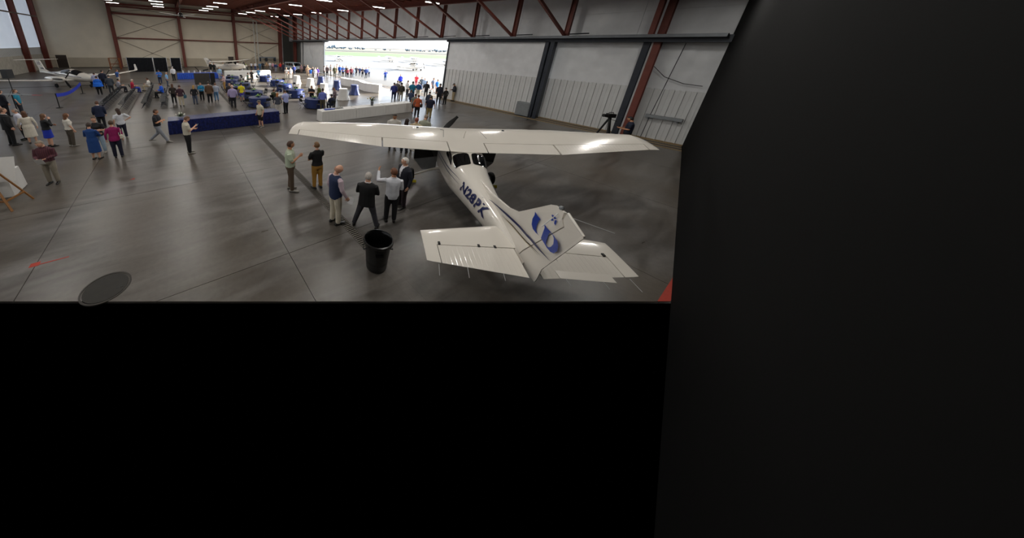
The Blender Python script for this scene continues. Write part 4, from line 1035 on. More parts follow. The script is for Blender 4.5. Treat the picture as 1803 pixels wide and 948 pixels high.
# balloon and model wing at the left edge
b = MB(); b.ball((0, 0, 0), (.28, .28, .33), 14, 10); o = b.build('balloon', mat('blue_balloon', '1a50c8', .25), None, True, (-10.6, 27.6, 1.95)); tag(o, 'royal blue balloon cut by the left picture edge', 'balloon')
t = thing('display_wing', 'slim grey wing-shaped display piece with red tip behind the teal shirt', 'display', (-8.9, 23.9, 1.62), R(-35)); b = MB(); b.rings([foil(0, .1, -.2, 0, 0, th=.1), foil(1.9, .04, -.12, .03, .03, th=.1)]); o = b.build('wing', M_GREY, t, True); o.rotation_euler[2] = R(-90)
b = MB(); b.rings([foil(1.9, .04, -.12, .03, .03, th=.12), foil(2.5, .02, -.08, .04, .04, th=.1)]); o = b.build('red_tip', mat('red_tip_paint', 'b02030', .4), t, True); o.rotation_euler[2] = R(-90)
b = MB(); b.tube([(.6, 0, -1.62), (.6, 0, 0)], .03, 8); b.build('post', M_BLACK, t)
PEOPLE=[
(2.87,8.15,-2.00,1.82,'chest_r','b9c4ac','5a4a3c','4a3020','m','SX','man in pale green short-sleeved shirt and brown trousers beside the floor drain'),
(3.75,7.87,-0.01,1.73,'chin','101012','a87c34','7a5a3a','l','SF','person in loose black top and mustard trousers with hand at chin'),
(3.30,5.76,-1.48,1.82,'paper','1c2a4c','c9c0ac','c09078','l','VBX','bald man in navy vest, pink shirt and cream trousers holding a paper'),
(3.99,5.23,-0.79,1.70,'crossw','0e0e10','34343a','b8b0a8','l','JX','grey-haired man in black blazer standing with legs wide behind the trash can'),
(4.75,5.06,-0.54,1.69,'point','d4d6dc','121216','6a4028','m','X','man in white dress shirt and black trousers with raised left arm'),
(5.59,5.50,1.44,1.70,'down','161a26','30242a','e0dcd4','l','JX','white-haired man in dark navy suit jacket facing the white-shirted man'),
(-4.20,12.50,3.03,1.60,'hold','3c2028','8a8274','8a7a68','l','X','man in dark plaid shirt and khaki trousers reading a white sheet'),
(-6.97,18.18,-1.03,1.76,'down','0c0c10','0e0e12','6a5040','l','JX','man in black suit at the left edge beside the woman in white'),
(-6.86,19.04,2.00,1.56,'down','d0d0dc','14141c','8a8078','l','X','man in pale shirt and dark trousers facing the black-suited man'),
(-6.35,18.22,0.16,1.56,'down','d8d0c0','d8d0c0','5a3a24','l','FDlX','long-haired girl in cream dress between black suit and black blazer'),
(-5.48,17.26,-1.00,1.56,'chin','101014','1a34b0','6a4a30','l','FKlX','woman in black blazer and royal blue skirt raising her hand to her mouth'),
(-4.64,16.93,-0.95,1.57,'down','d8d2c6','4e463c','6a4428','l','FSlX','woman in white sleeveless top and olive-brown trousers'),
(-3.39,14.51,-0.29,1.58,'cross','14407e','14407e','3a2c24','l','FDX','woman in long blue dress with arms folded beside the magenta jacket'),
(-3.36,15.38,3.09,1.64,'cross','141418','9ab0c0','4a3626','l','FSX','woman in black top and pale jeans facing the camera with arms crossed'),
(-4.04,19.92,0.11,1.56,'down','14203e','101018','5a3a28','l','JX','man in navy suit seen from behind near the chair rows'),
(-2.80,17.37,0.33,1.56,'hip','d4d6dc','1a1a30','3a2418','l','FSlX','woman in white tee and navy trousers with one hand on her hip'),
(-2.64,14.34,0.10,1.63,'down','8e1058','10142c','4a3420','l','FX','woman in magenta jacket and navy trousers with a white purse'),
(-1.18,15.87,-1.85,1.70,'walkc','14161e','8a8e96','4a3020','m','SX','man striding right in black polo and grey trousers with folded arms'),
(0.02,13.52,-1.31,1.74,'phone','c6bfae','101014','6a4a32','l','SX','man in cream shirt and black trousers looking at his phone by the blue table'),
(4.01,16.40,1.94,1.66,'down','c2bca6','121214','6a5a48','l','SHCX','man in beige tee, cap and black shorts in front of the blue table'),
(-9.56,25.44,-0.69,1.66,'down','121420','101018','4a3424','l','J','man in dark navy suit at far left below the loudspeaker'),
(-8.99,25.63,-1.41,1.65,'down','18829e','20242e','6a4a34','l','S','person in teal short-sleeved shirt at far left'),
(-9.48,24.37,-0.85,1.56,'down','4a70b0','20242e','3a2a20','l','S','man in light blue shirt cut by the left picture edge'),
(-7.16,37.14,-0.16,1.65,'down','b4b8d8','606470','3a2a22','l','0','man in lavender shirt at the nose of the twin-engine airplane'),
(-6.28,33.07,0.10,1.69,'down','1064d0','0c0c10','30241c','l','FP','person in bright blue cape-like jacket beside the ribbon barrier'),
(-6.56,37.35,-0.35,1.86,'down','1c2238','1a1a24','2a2220','l','0','man in navy shirt behind the bright blue jacket'),
(-5.48,33.45,-0.10,1.74,'down','40464e','34383e','3a3430','l','J','man in slate grey suit behind the first chair row'),
(-5.94,41.51,-0.90,1.56,'down','3a62a8','d8d4cc','8a5a40','l','HS','man in blue shirt and white shorts beside the white airplane wing'),
(-4.94,33.98,-1.25,1.70,'sit','9ea0ae','2a2c36','2a2220','l','S','seated person in grey shirt on the leftmost chair row'),
(-3.80,33.19,-1.28,1.70,'sit','c02848','2c40a0','d8cfc6','l','S','seated child in red and blue on the second chair row'),
(-2.58,34.28,1.38,1.70,'sit','d8d4cc','b0a488','3a2a20','m','0','seated man in white shirt and tan trousers on the third chair row'),
(-1.81,40.22,3.01,1.61,'cross','3c72c8','22304e','8a5a3c','m','C','man in sky blue shirt and dark brimmed cap near the drapes'),
(-1.02,37.32,-1.72,1.56,'down','7ab0e0','30405a','c8b8a8','l','S','man in pale blue polo near the fourth chair row'),
(-1.36,29.55,1.79,1.70,'sit','1458d0','12141a','181416','m','0','seated man in royal blue shirt on the fourth chair row'),
(-0.37,42.82,0.53,1.81,'down','d8d8dc','202428','d8d8d8','l','C','man in white shirt, white cap and dark suspenders near the drapes'),
(-0.46,26.34,-0.16,1.58,'down','2c241e','101014','5a3a24','l','Fl','woman in dark brown jacket with long brown hair beside the chair rows'),
(0.03,24.89,-0.09,1.65,'down','402430','c0b49c','4a2e24','l','F','person in maroon jacket and khaki trousers with teal bag'),
(1.01,25.22,-0.39,1.56,'down','14141c','4a5468','b08a50','l','Fl','blonde woman in black jacket and jeans holding a white sheet'),
(1.65,26.85,2.91,1.58,'hold','147ca8','101014','6a4a34','l','F','woman in teal top and black trousers by the dark screen'),
(2.15,25.53,-0.17,1.77,'down','5c4430','121216','2e2420','l','J','man in brown sport coat and black trousers'),
(2.72,26.13,-0.02,1.58,'down','a0a8b8','6088b0','6a4a38','l','0','man in checked grey shirt and light blue jeans'),
(4.33,32.66,1.79,1.66,'hold','c8a8a8','b89050','4a3a30','l','0','man in dusty pink shirt and tan trousers in the sun stripe'),
(5.21,42.60,3.02,1.71,'down','9cc0e0','b8b8c0','5a4030','l','F','person in pale blue dress shirt next to the far blue table'),
(3.53,22.70,-0.24,1.79,'down','a89cc4','14161e','d0b0a0','m','0','balding man in lavender shirt and black trousers on the floor drain'),
(3.69,24.90,-3.11,1.69,'down','2a2428','1a1a20','3a2a22','l','0','dark-clothed man partly hidden behind the lavender shirt'),
(4.66,25.06,-0.45,1.64,'down','e8d820','5048a0','181414','m','FHS','woman in bright yellow top and purple shorts'),
(8.71,38.81,2.57,1.56,'down','3a3630','3a3630','5a4030','l','FDS','woman in dark patterned dress before the white table'),
(7.96,37.76,-1.78,1.70,'sit','6a8070','30343a','3a2a20','l','S','seated person in grey-green at a far round table'),
(10.24,41.18,2.72,1.56,'down','6a98c8','405878','4a3626','l','S','person in light blue shirt in front of the white table end'),
(6.82,22.80,-0.99,1.70,'sit','38402c','20241e','4a2a20','l','0','seated person in olive jacket at the nearest navy round table'),
(6.02,19.28,-0.39,1.56,'down','40424e','d0cac4','a86a38','l','Fl','red-haired woman in striped dark top and white trousers'),
(6.61,19.21,0.37,1.77,'hold','a0a8d8','12141c','3a2a22','m','S','man in periwinkle shirt and black trousers beside the striped top'),
(9.87,21.80,2.54,1.59,'cross','16161e','181820','4a3830','m','S','man in black polo with crossed arms behind the near navy table'),
(10.59,21.79,1.64,1.66,'down','5c6430','2c2c24','2a2220','l','F','woman in olive top beside the white cocktail table'),
(9.44,18.81,-0.73,1.78,'down','6470b8','4a4234','3a2c26','m','0','man in blue shirt and khaki trousers at the right navy round table'),
(10.19,18.70,0.02,1.70,'sit','141a34','141a34','141214','m','0','seated person in dark navy at the right navy round table'),
(11.03,19.75,1.24,1.67,'hold','6a5a60','4e4a40','5a3a2c','m','0','man in dull plaid shirt at the end of the long white table'),
(5.31,54.34,2.70,1.64,'down','0c0c10','0c0c10','3a3030','l','0','person in black under the tail of the hangar airplane'),
(5.72,53.14,-3.07,1.62,'down','101014','101014','2a2220','l','0','man in black beside the hangar airplane tail'),
(7.46,55.07,2.83,1.56,'down','34486a','30384a','4a3830','l','S','man in slate blue shirt under the hangar airplane wing'),
(8.69,54.84,3.07,1.56,'down','d0b8c0','d0ccc8','4a3830','l','F','woman in pale pink and white under the hangar airplane wing'),
(11.37,55.57,2.94,1.56,'down','c8e060','e0e0d8','5a4030','l','0','person in yellow-green safety vest beside the grey cowling'),
(12.78,56.62,3.09,1.56,'down','e0e0e4','30343c','2a2220','m','S','man in white tee left of two by the cream wall'),
(13.51,56.49,2.73,1.56,'down','e4e4e8','28407a','2a2220','m','S','man in white tee and blue jeans by the cream wall'),
(14.37,56.34,2.89,1.56,'down','50708c','50708c','4a3a30','l','0','person in blue-grey coverall by the twin pipes'),
(15.26,57.57,2.88,1.56,'down','30343c','20242c','3a2e26','l','0','person in charcoal by the twin pipes'),
(16.04,57.44,2.52,1.56,'down','b0906a','8a7a68','5a4030','l','S','person in tan shirt below the wall equipment'),
(16.71,57.33,3.03,1.56,'down','e0e0e4','9a9aa0','3a2e26','l','S','person in white shirt below the wall equipment'),
(16.87,55.91,2.67,1.56,'down','d09aa8','5a4a50','5a4030','l','F','person in pink top near the corner column'),
(16.26,52.15,2.84,1.67,'down','1a2a5c','8a8a94','3a2e26','l','0','man in navy shirt and grey trousers near the corner column'),
(17.48,53.15,2.74,1.71,'down','d03028','40303a','4a3830','l','S','person in bright red shirt near the corner column'),
(17.62,51.88,2.99,1.68,'down','1c2238','1c2238','4a3830','l','0','person in dark navy left of the parked truck'),
(14.35,40.81,2.45,1.69,'down','e4dcd8','e0d8c8','c8a070','l','FS','woman in cream outfit in front of the parked truck'),
(14.93,40.65,2.97,1.69,'down','e0e4ec','c8c0b8','4a3830','l','S','person in white shirt and pale trousers by the truck bumper'),
(18.02,47.24,2.60,1.56,'down','4050a0','303850','4a3830','l','0','person in indigo shirt at the front of the truck'),
(20.12,48.98,2.75,1.56,'down','907070','806a60','5a4030','l','0','person in faded rose shirt right of the truck'),
(20.70,48.86,2.39,1.56,'down','302c30','2a282c','2a2220','l','0','person in black right of the truck'),
(20.31,46.71,2.73,1.59,'down','2a3450','38404e','4a3830','l','S','man in dark blue shirt before the left door leaf'),
(18.82,43.07,2.38,1.86,'down','d8b898','c0a890','c8b090','l','FS','person in peach top before the left door leaf'),
(18.22,40.57,2.72,1.58,'down','2068d0','e8e4e0','8a6a40','l','FS','woman in vivid blue top and white skirt before the left door leaf'),
(19.66,42.85,2.54,1.56,'down','404450','303440','3a2e26','l','0','person in dark grey between vivid blue and white outfits'),
(18.92,40.38,2.88,1.67,'down','e8e8ec','e4e4e8','5a4a3a','l','F','person all in white before the left door leaf'),
(19.64,41.04,2.35,1.62,'down','6a3cc0','605070','a08060','l','F','person in violet top before the left door leaf'),
(22.00,43.22,-2.04,1.72,'down','b0a0a0','141418','3a2e26','l','0','person in grey-pink shirt and black trousers at the door jamb'),
(22.05,42.25,2.31,1.86,'down','6a5a58','181a22','4a3830','l','0','tall person in brown-grey at the door jamb'),
(23.56,43.84,-2.24,1.86,'down','34302e','28282c','3a2e26','l','0','person in charcoal striding at the left of the doorway'),
(22.86,41.10,2.63,1.86,'down','5c5c44','5c5a48','4a3830','l','0','person in olive at the left of the doorway'),
(25.76,45.46,-2.09,1.85,'down','c08c70','c09070','6a4a38','l','FD','woman in tan dress in the doorway crowd'),
(24.70,42.55,2.62,1.86,'down','1c54b8','28345a','3a2e26','l','0','man in strong blue shirt in the doorway crowd'),
(24.27,40.73,2.52,1.86,'hold','5070c0','4a4438','4a3830','l','S','man in medium blue polo and khaki in the doorway crowd'),
(24.85,40.58,2.59,1.86,'down','3c3430','18181c','3a2e26','l','0','man in dark brown jacket in the doorway crowd'),
(24.61,39.72,2.41,1.56,'down','b05060','20202a','4a3830','l','F','woman in rose patterned top in the doorway crowd'),
(25.19,39.57,2.58,1.77,'down','7c2c34','301c22','3a2e26','l','F','person in dark red in the doorway crowd'),
(26.09,40.26,2.48,1.56,'down','98b0c8','8090a8','4a3830','l','0','person in powder blue in the doorway crowd'),
(27.70,41.81,2.64,1.69,'down','2c2c38','1c1c24','3a2e26','l','S','man in black shirt standing apart in the doorway crowd'),
(28.33,41.65,2.37,1.59,'down','2c3860','24283a','3a2e26','l','S','man in dark indigo shirt in the doorway crowd'),
(27.71,39.84,2.53,1.63,'hold','34343a','1c1c22','2a2220','l','0','person in charcoal near the right of the doorway crowd'),
(27.23,38.12,2.43,1.76,'down','28407c','2a2c36','3a2e26','l','0','man in navy-blue shirt near the right of the doorway crowd'),
(28.84,39.54,2.51,1.74,'down','b0bcd4','343c50','4a3830','l','0','rightmost man of the doorway crowd in pale shirt'),
(28.39,34.43,2.28,1.56,'point','2448a8','2a5080','3a2e26','m','0','man in blue standing alone on the apron with arm out'),
(26.01,28.30,2.31,1.60,'down','1c30c8','3a3440','4a3830','l','FP','person in wide royal blue jacket on the apron edge'),
(18.15,20.54,-0.72,1.68,'down','2c3478','20284c','3a2c26','m','0','man in all indigo blue seen from behind at the doorway'),
(19.15,21.17,-0.91,1.79,'down','605c5c','3a3838','4a3830','l','0','person in grey behind the olive jacket at the doorway'),
(18.65,20.01,-0.58,1.72,'down','3c3830','a09880','2a2420','l','0','man in dark olive jacket and khaki trousers at the doorway'),
(20.94,21.57,-1.82,1.69,'down','d0d0d0','20222a','3a2e26','l','0','person in black and white stripes at the doorway'),
(19.70,19.59,-0.88,1.86,'down','147090','303c48','2a2220','l','S','man in teal polo at the doorway'),
(28.27,27.55,1.99,1.56,'down','d83440','b04048','5a3a2c','l','S','person in red shirt beyond the teal polo'),
(21.30,20.32,-0.81,1.70,'down','2c4c80','c0b8a4','4a3a32','l','0','man in denim blue shirt and stone trousers at the doorway'),
(26.45,24.83,2.15,1.56,'down','5a6470','3a4450','3a2e26','l','S','person in grey-blue standing behind the denim shirt'),
(25.69,23.62,1.97,1.56,'down','a0b8d8','5a6a88','3a2e26','l','0','person in icy blue standing behind the black shirt'),
(22.68,20.52,-1.01,1.69,'down','1c1a1e','1c1c20','2a2220','l','0','man in black shirt seen from behind at the doorway'),
(26.38,22.90,-3.12,1.70,'walk','6a7080','28282e','5a4638','l','SH','man in grey tee and black shorts walking past the doorway'),
(25.79,21.76,2.97,1.64,'down','2878d0','c0a898','8a7a6a','l','SH','person in azure shirt beside the grey tee'),
(21.11,17.45,-1.14,1.86,'down','1a1c2c','1a1a22','1a1614','m','0','man in black shirt and trousers near the right door leaf'),
(21.23,16.81,-0.20,1.56,'down','24201e','16161a','3a2618','m','F','woman in dark jacket near the right door leaf'),
(23.58,17.70,0.99,1.76,'hold','141824','9a8a6a','d8d0c8','m','C','man in black jacket and tan trousers leaning by the ribbed door panel'),
(15.06,14.27,-0.99,1.67,'down','b0522c','141014','5a2c1c','m','F','woman in rust orange top with black shoulder bag'),
(15.69,15.21,-1.06,1.56,'down','6a6c64','1c1c1e','5a3a2a','m','HS','short person in grey tee and black shorts beside the rust orange top'),
(15.65,13.62,-0.94,1.66,'down','141830','8a7a50','4a3a2a','l','SW','heavy man in navy polo and khaki trousers behind the airplane wing'),
(17.77,15.65,-1.02,1.56,'down','303848','2a2e38','4a3a30','l','0','man mostly hidden behind the navy polo'),
(8.79,9.71,2.49,1.86,'hold','c8c4bc','16181e','2e2018','m','X','man in white shirt facing the camera beyond the airplane wing'),
(9.00,9.08,-0.96,1.72,'down','d0ccc4','20242c','2a1a14','m','FlX','dark-haired woman in white top just beyond the airplane wing'),
(9.60,9.04,-0.90,1.70,'down','c8b898','3a3428','8a4a38','m','0X','man in beige shirt just beyond the airplane wing'),
(10.23,9.08,-1.19,1.79,'hold','a0a494','4a4a44','8a7868','l','SX','man in grey-green shirt reading beyond the airplane wing'),
(20.32,4.04,0.28,1.79,'hold','121a30','121418','1c1412','m','SX','cameraman in navy tee reaching toward his tripod'),
(18.31,18.31,-1.13,1.70,'sit','34405c','2a3040','3a2e26','l','0','person in slate blue crouching at the end of the long white table'),
]
# ------------------------------------------------------------------ people
import numpy as np
SKIN = {'l': mat('light_skin', 'd8a68a', .55, 0, .05), 'm': mat('tan_skin', 'c08a68', .55, 0, .05)}
def cloth(h): return mat('cloth_' + h, h, .8, 0, .08, 7, .7)
def plaidmat():
    m = mat('plaid_cloth', '3c2028', .8)
    n = m.node_tree.nodes; L = m.node_tree.links; b = n['Principled BSDF']
    w1 = n.new('ShaderNodeTexWave'); w1.inputs['Scale'].default_value = 7; w1.bands_direction = 'X'
    w2 = n.new('ShaderNodeTexWave'); w2.inputs['Scale'].default_value = 7; w2.bands_direction = 'Z'
    t = n.new('ShaderNodeTexCoord'); L.new(t.outputs['Object'], w1.inputs[0]); L.new(t.outputs['Object'], w2.inputs[0])
    mx = n.new('ShaderNodeMix'); mx.data_type = 'RGBA'; mx.inputs[0].default_value = .5; L.new(w1.outputs[0], mx.inputs[6]); L.new(w2.outputs[0], mx.inputs[7])
    cr_ = n.new('ShaderNodeValToRGB'); cr_.color_ramp.elements[0].color = (*hx('22161c'), 1); cr_.color_ramp.elements[1].color = (*hx('6a3440'), 1); L.new(mx.outputs[2], cr_.inputs[0]); L.new(cr_.outputs[0], b.inputs['Base Color'])
    return m
M_SHOE = mat('dark_shoe_leather', '14110f', .4); M_SNEAK = mat('pale_sneaker', '8c8880', .6); M_EYE = mat('eye_dark', '1c1612', .3); M_LIP = mat('lip', '8a4a42', .5)
TORSO_M = [(.80, .150, .112), (.88, .175, .130), (.96, .178, .132), (1.06, .172, .130), (1.18, .174, .132), (1.30, .186, .130), (1.38, .194, .116), (1.435, .165, .092), (1.468, .10, .074), (1.50, .062, .06), (1.57, .055, .058)]
TORSO_F = [(.80, .160, .118), (.88, .188, .136), (.96, .180, .130), (1.06, .150, .115), (1.18, .152, .122), (1.28, .158, .130), (1.36, .165, .108), (1.42, .148, .086), (1.462, .085, .066), (1.50, .052, .052), (1.57, .047, .05)]
ARM = {'down': (.25, -.03, 1.13, .26, .05, .89), 'cross': (.25, .07, 1.12, -.08, .215, 1.165), 'hold': (.24, .02, 1.11, .09, .27, 1.10), 'phone': (.23, .05, 1.12, .05, .29, 1.23), 'chin': (.22, .13, 1.14, .05, .16, 1.45), 'chest': (.23, .07, 1.13, .07, .26, 1.27), 'point': (.37, .14, 1.30, .33, .40, 1.47), 'hip': (.43, -.07, 1.17, .21, .02, 1.02), 'low': (.25, .01, 1.13, .27, .12, .91), 'lap': (.23, .06, 1.12, .1, .28, 1.02)}
POSE = {'down': ('down', 'down', 'stand', 0), 'cross': ('cross', 'cross', 'stand', .1), 'crossw': ('cross', 'cross', 'wide', .1), 'hold': ('hold', 'hold', 'stand', .45), 'phone': ('phone', 'hold', 'stand', .5), 'chin': ('chin', 'cross', 'stand', 0), 'chest_r': ('chest', 'down', 'stand', .05), 'point': ('hold', 'point', 'stand', 0), 'hip': ('hip', 'down', 'stand', .1), 'paper': ('low', 'down', 'stand', .4), 'walk': ('down', 'down', 'walk', 0), 'walkc': ('cross', 'cross', 'walk', .1), 'sit': ('lap', 'lap', 'sit', .1)}
class Raw:
    def __init__(s): s.b = MB(); s.t = []; s.parts = []
    def loft(s, rings, tags, n=12, hem=None):
        s.parts.append(('e', np.array([(c[2], rx, ry, c[1]) for c, rx, ry in rings]), list(tags), hem))
        s.b.rings([[(c[0] + rx * math.cos(2 * math.pi * k / n), c[1] + ry * math.sin(2 * math.pi * k / n), c[2]) for k in range(n)] for c, rx, ry in rings])
        for tg in tags: s.t += [tg] * n
    def limb(s, pts, rad, tags, step=.035, n=9):
        P_, R_, T_ = [], [], []
        for i in range(len(pts) - 1):
            a, c = Vector(pts[i]), Vector(pts[i + 1]); k = max(1, int((c - a).length / step))
            s.parts.append(('c', np.array(a), np.array(c), rad[i], rad[i + 1], tags[i]))
            for q in range(k): P_.append(a.lerp(c, q / k)); R_.append(rad[i] + (rad[i + 1] - rad[i]) * q / k); T_.append(tags[i])
        P_.append(Vector(pts[-1])); R_.append(rad[-1]); T_.append(tags[-1])
        s.b.tube(P_, R_, n)
        for tg in T_: s.t += [tg] * n
# material slots: 0 skin 1 top 2 bottom 3 shoes 4 sleeve/undershirt 5 eye 6 lip 7 hair
def head_geo(mb, look, female, hairy=True):
    n, m = 18, 14; rs = []
    for i in range(m + 1):
        t = math.pi * (i + .03) / (m + .06); sz = -math.cos(t); st = math.sin(t); ring = []
        for k in range(n):
            a = 2 * math.pi * k / n; x, y, z = st * math.cos(a), st * math.sin(a), sz
            j = max(0, -z); wx = .074 * (1 - .30 * j ** 1.4); wy = .094 * (1 - (.10 if y > 0 else .35) * j)
            px, py, pz = x * wx, y * wy, z * .115
            if y > 0:
                nose = math.exp(-(x / .16) ** 2) * math.exp(-((z + .18) / .22) ** 2); py += .022 * nose
                sock = math.exp(-((abs(x) - .38) / .18) ** 2) * math.exp(-((z - .08) / .13) ** 2); py -= .008 * sock
                py += .006 * math.exp(-((z - .28) / .12) ** 2) + .006 * math.exp(-((z + .88) / .15) ** 2)
            ring.append((px, py, pz))
        rs.append(ring)
    mb.rings(rs, 0)
    for s in (-1, 1):
        mb.ball((s * .029, .079, .012), (.012, .006, .006), 6, 4, 5)
        mb.ball((s * .074, -.008, -.008), (.010, .020, .030), 6, 5, 0)
        mb.box(s * .031 - .015, s * .031 + .015, .080, .092, .030, .036, 7)
    mb.ball((0, .084, -.056), (.022, .006, .006), 6, 4, 6)
def hair_geo(opts, h):
    mb = MB(); n, m = 20, 14; sc = 1.10
    V_ = []; ok = {}
    for i in range(m + 1):
        t = math.pi * (i + .03) / (m + .06)
        for k in range(n):
            a = 2 * math.pi * k / n; x, y, z = math.sin(t) * math.cos(a), math.sin(t) * math.sin(a), -math.cos(t)
            w = 1 + .03 * math.sin(7 * a + 3 * z)
            V_.append(((x * .078 * sc * w, y * .096 * sc * w - .006, z * .113 * sc + .006), (x, y, z)))
    F_ = []
    for i in range(m):
        for k in range(n):
            q = (i * n + k, i * n + (k + 1) % n, (i + 1) * n + (k + 1) % n, (i + 1) * n + k)
            c = [sum(V_[j][1][d] for j in q) / 4 for d in range(3)]
            if 'B' in opts: keep = c[1] < .25 and -.35 < c[2] < .2
            else: keep = c[2] > .62 or (c[1] < .55 and c[2] > .38) or (c[1] < .12 and c[2] > -.42) or ('l' in opts and c[1] < .3 and c[2] > -.75)
            if keep: F_.append(q)
    mb.add([v[0] for v in V_], F_)
    if 'l' in opts:
        mb.rings([[(rx * math.cos(2 * math.pi * k / 12), yo + ry * math.sin(2 * math.pi * k / 12), z) for k in range(12)] for z, rx, ry, yo in ((.06, .07, .05, -.05), (-.06, .085, .05, -.055), (-.15, .09, .045, -.07), (-.24, .075, .035, -.085), (-.30, .04, .02, -.09))])
    return mb
def hand_geo(mb, wr, d, side, inw):
    d = d.normalized(); inw = (inw - d * inw.dot(d)).normalized(); ac = d.cross(inw).normalized()
    def ell(c, a, bb): return [c + ac * (a * math.cos(2 * math.pi * k / 8)) + inw * (bb * math.sin(2 * math.pi * k / 8)) for k in range(8)]
    mb.rings([ell(wr - d * .02, .026, .022), ell(wr + d * .02, .036, .020), ell(wr + d * .06, .042, .017), ell(wr + d * .09, .040, .014)], 0)
    for i, L_ in enumerate((.066, .076, .070, .054)):
        o = wr + d * .085 + ac * ((i - 1.5) * .021)
        mb.tube([o, o + d * L_ * .45 + inw * .006, o + d * L_ * .78 + inw * .024, o + d * L_ * .9 + inw * .042], [.0095, .009, .008, .006], 5, 0)
    o = wr + d * .03 + ac * -.034
    mb.tube([o, o - ac * .022 + d * .03 + inw * .008, o - ac * .026 + d * .062 + inw * .018], [.012, .010, .007], 5, 0)
def shoe_geo(mb, an, yaw=0.0, mi=3):
    prof = ((-.10, .030, .055), (-.085, .038, .075), (-.03, .040, .085), (.05, .044, .065), (.11, .046, .05), (.16, .036, .04), (.18, .018, .03))
    rs = []
    for y, w, h in prof:
        ring = []
        for k in range(10):
            a = 2 * math.pi * k / 10; x_ = w * math.cos(a); z_ = max(0.0, h / 2 + h / 2 * math.sin(a) * 1.1)
            X, Y = x_ * math.cos(yaw) - y * math.sin(yaw), x_ * math.sin(yaw) + y * math.cos(yaw)
            ring.append((an[0] + X, an[1] + Y + .02, an[2] - .07 + z_))
        rs.append(ring)
    mb.rings(rs, mi)
PEND = []
def region_tags(parts, C):
    """clothing region of each face centre: the body part whose surface lies nearest"""
    best = np.full(len(C), 1e9); tg = np.zeros(len(C), int)
    for p in parts:
        if p[0] == 'c':
            a, c, ra, rb, t_ = p[1:]
            ab = c - a; u = np.clip(((C - a) @ ab) / max(ab @ ab, 1e-9), 0, 1)
            d = np.linalg.norm(C - (a + u[:, None] * ab), axis=1) - (ra + (rb - ra) * u); tt = np.full(len(C), t_)
        else:
            R_, tags, hem = p[1:]
            o_ = np.argsort(R_[:, 0]); Z = R_[o_, 0]; T_ = np.array(tags)[o_]
            zc = np.clip(C[:, 2], Z[0], Z[-1])
            rx = np.interp(zc, Z, R_[o_, 1]); ry = np.interp(zc, Z, R_[o_, 2]); yo = np.interp(zc, Z, R_[o_, 3])
            d = (np.sqrt((C[:, 0] / rx) ** 2 + ((C[:, 1] - yo) / ry) ** 2) - 1) * np.minimum(rx, ry)
            d = np.maximum(d, np.abs(C[:, 2] - zc) - .012)
            if hem is None: tt = T_[np.clip(np.searchsorted(Z, C[:, 2]), 0, len(Z) - 1)]
            else: tt = np.where(C[:, 2] > hem[1], 0, np.where(C[:, 2] > hem[0], 1, 2))
        m_ = np.abs(d) < best if False else d < best
        best[m_] = d[m_]; tg[m_] = tt[m_]
    return tg
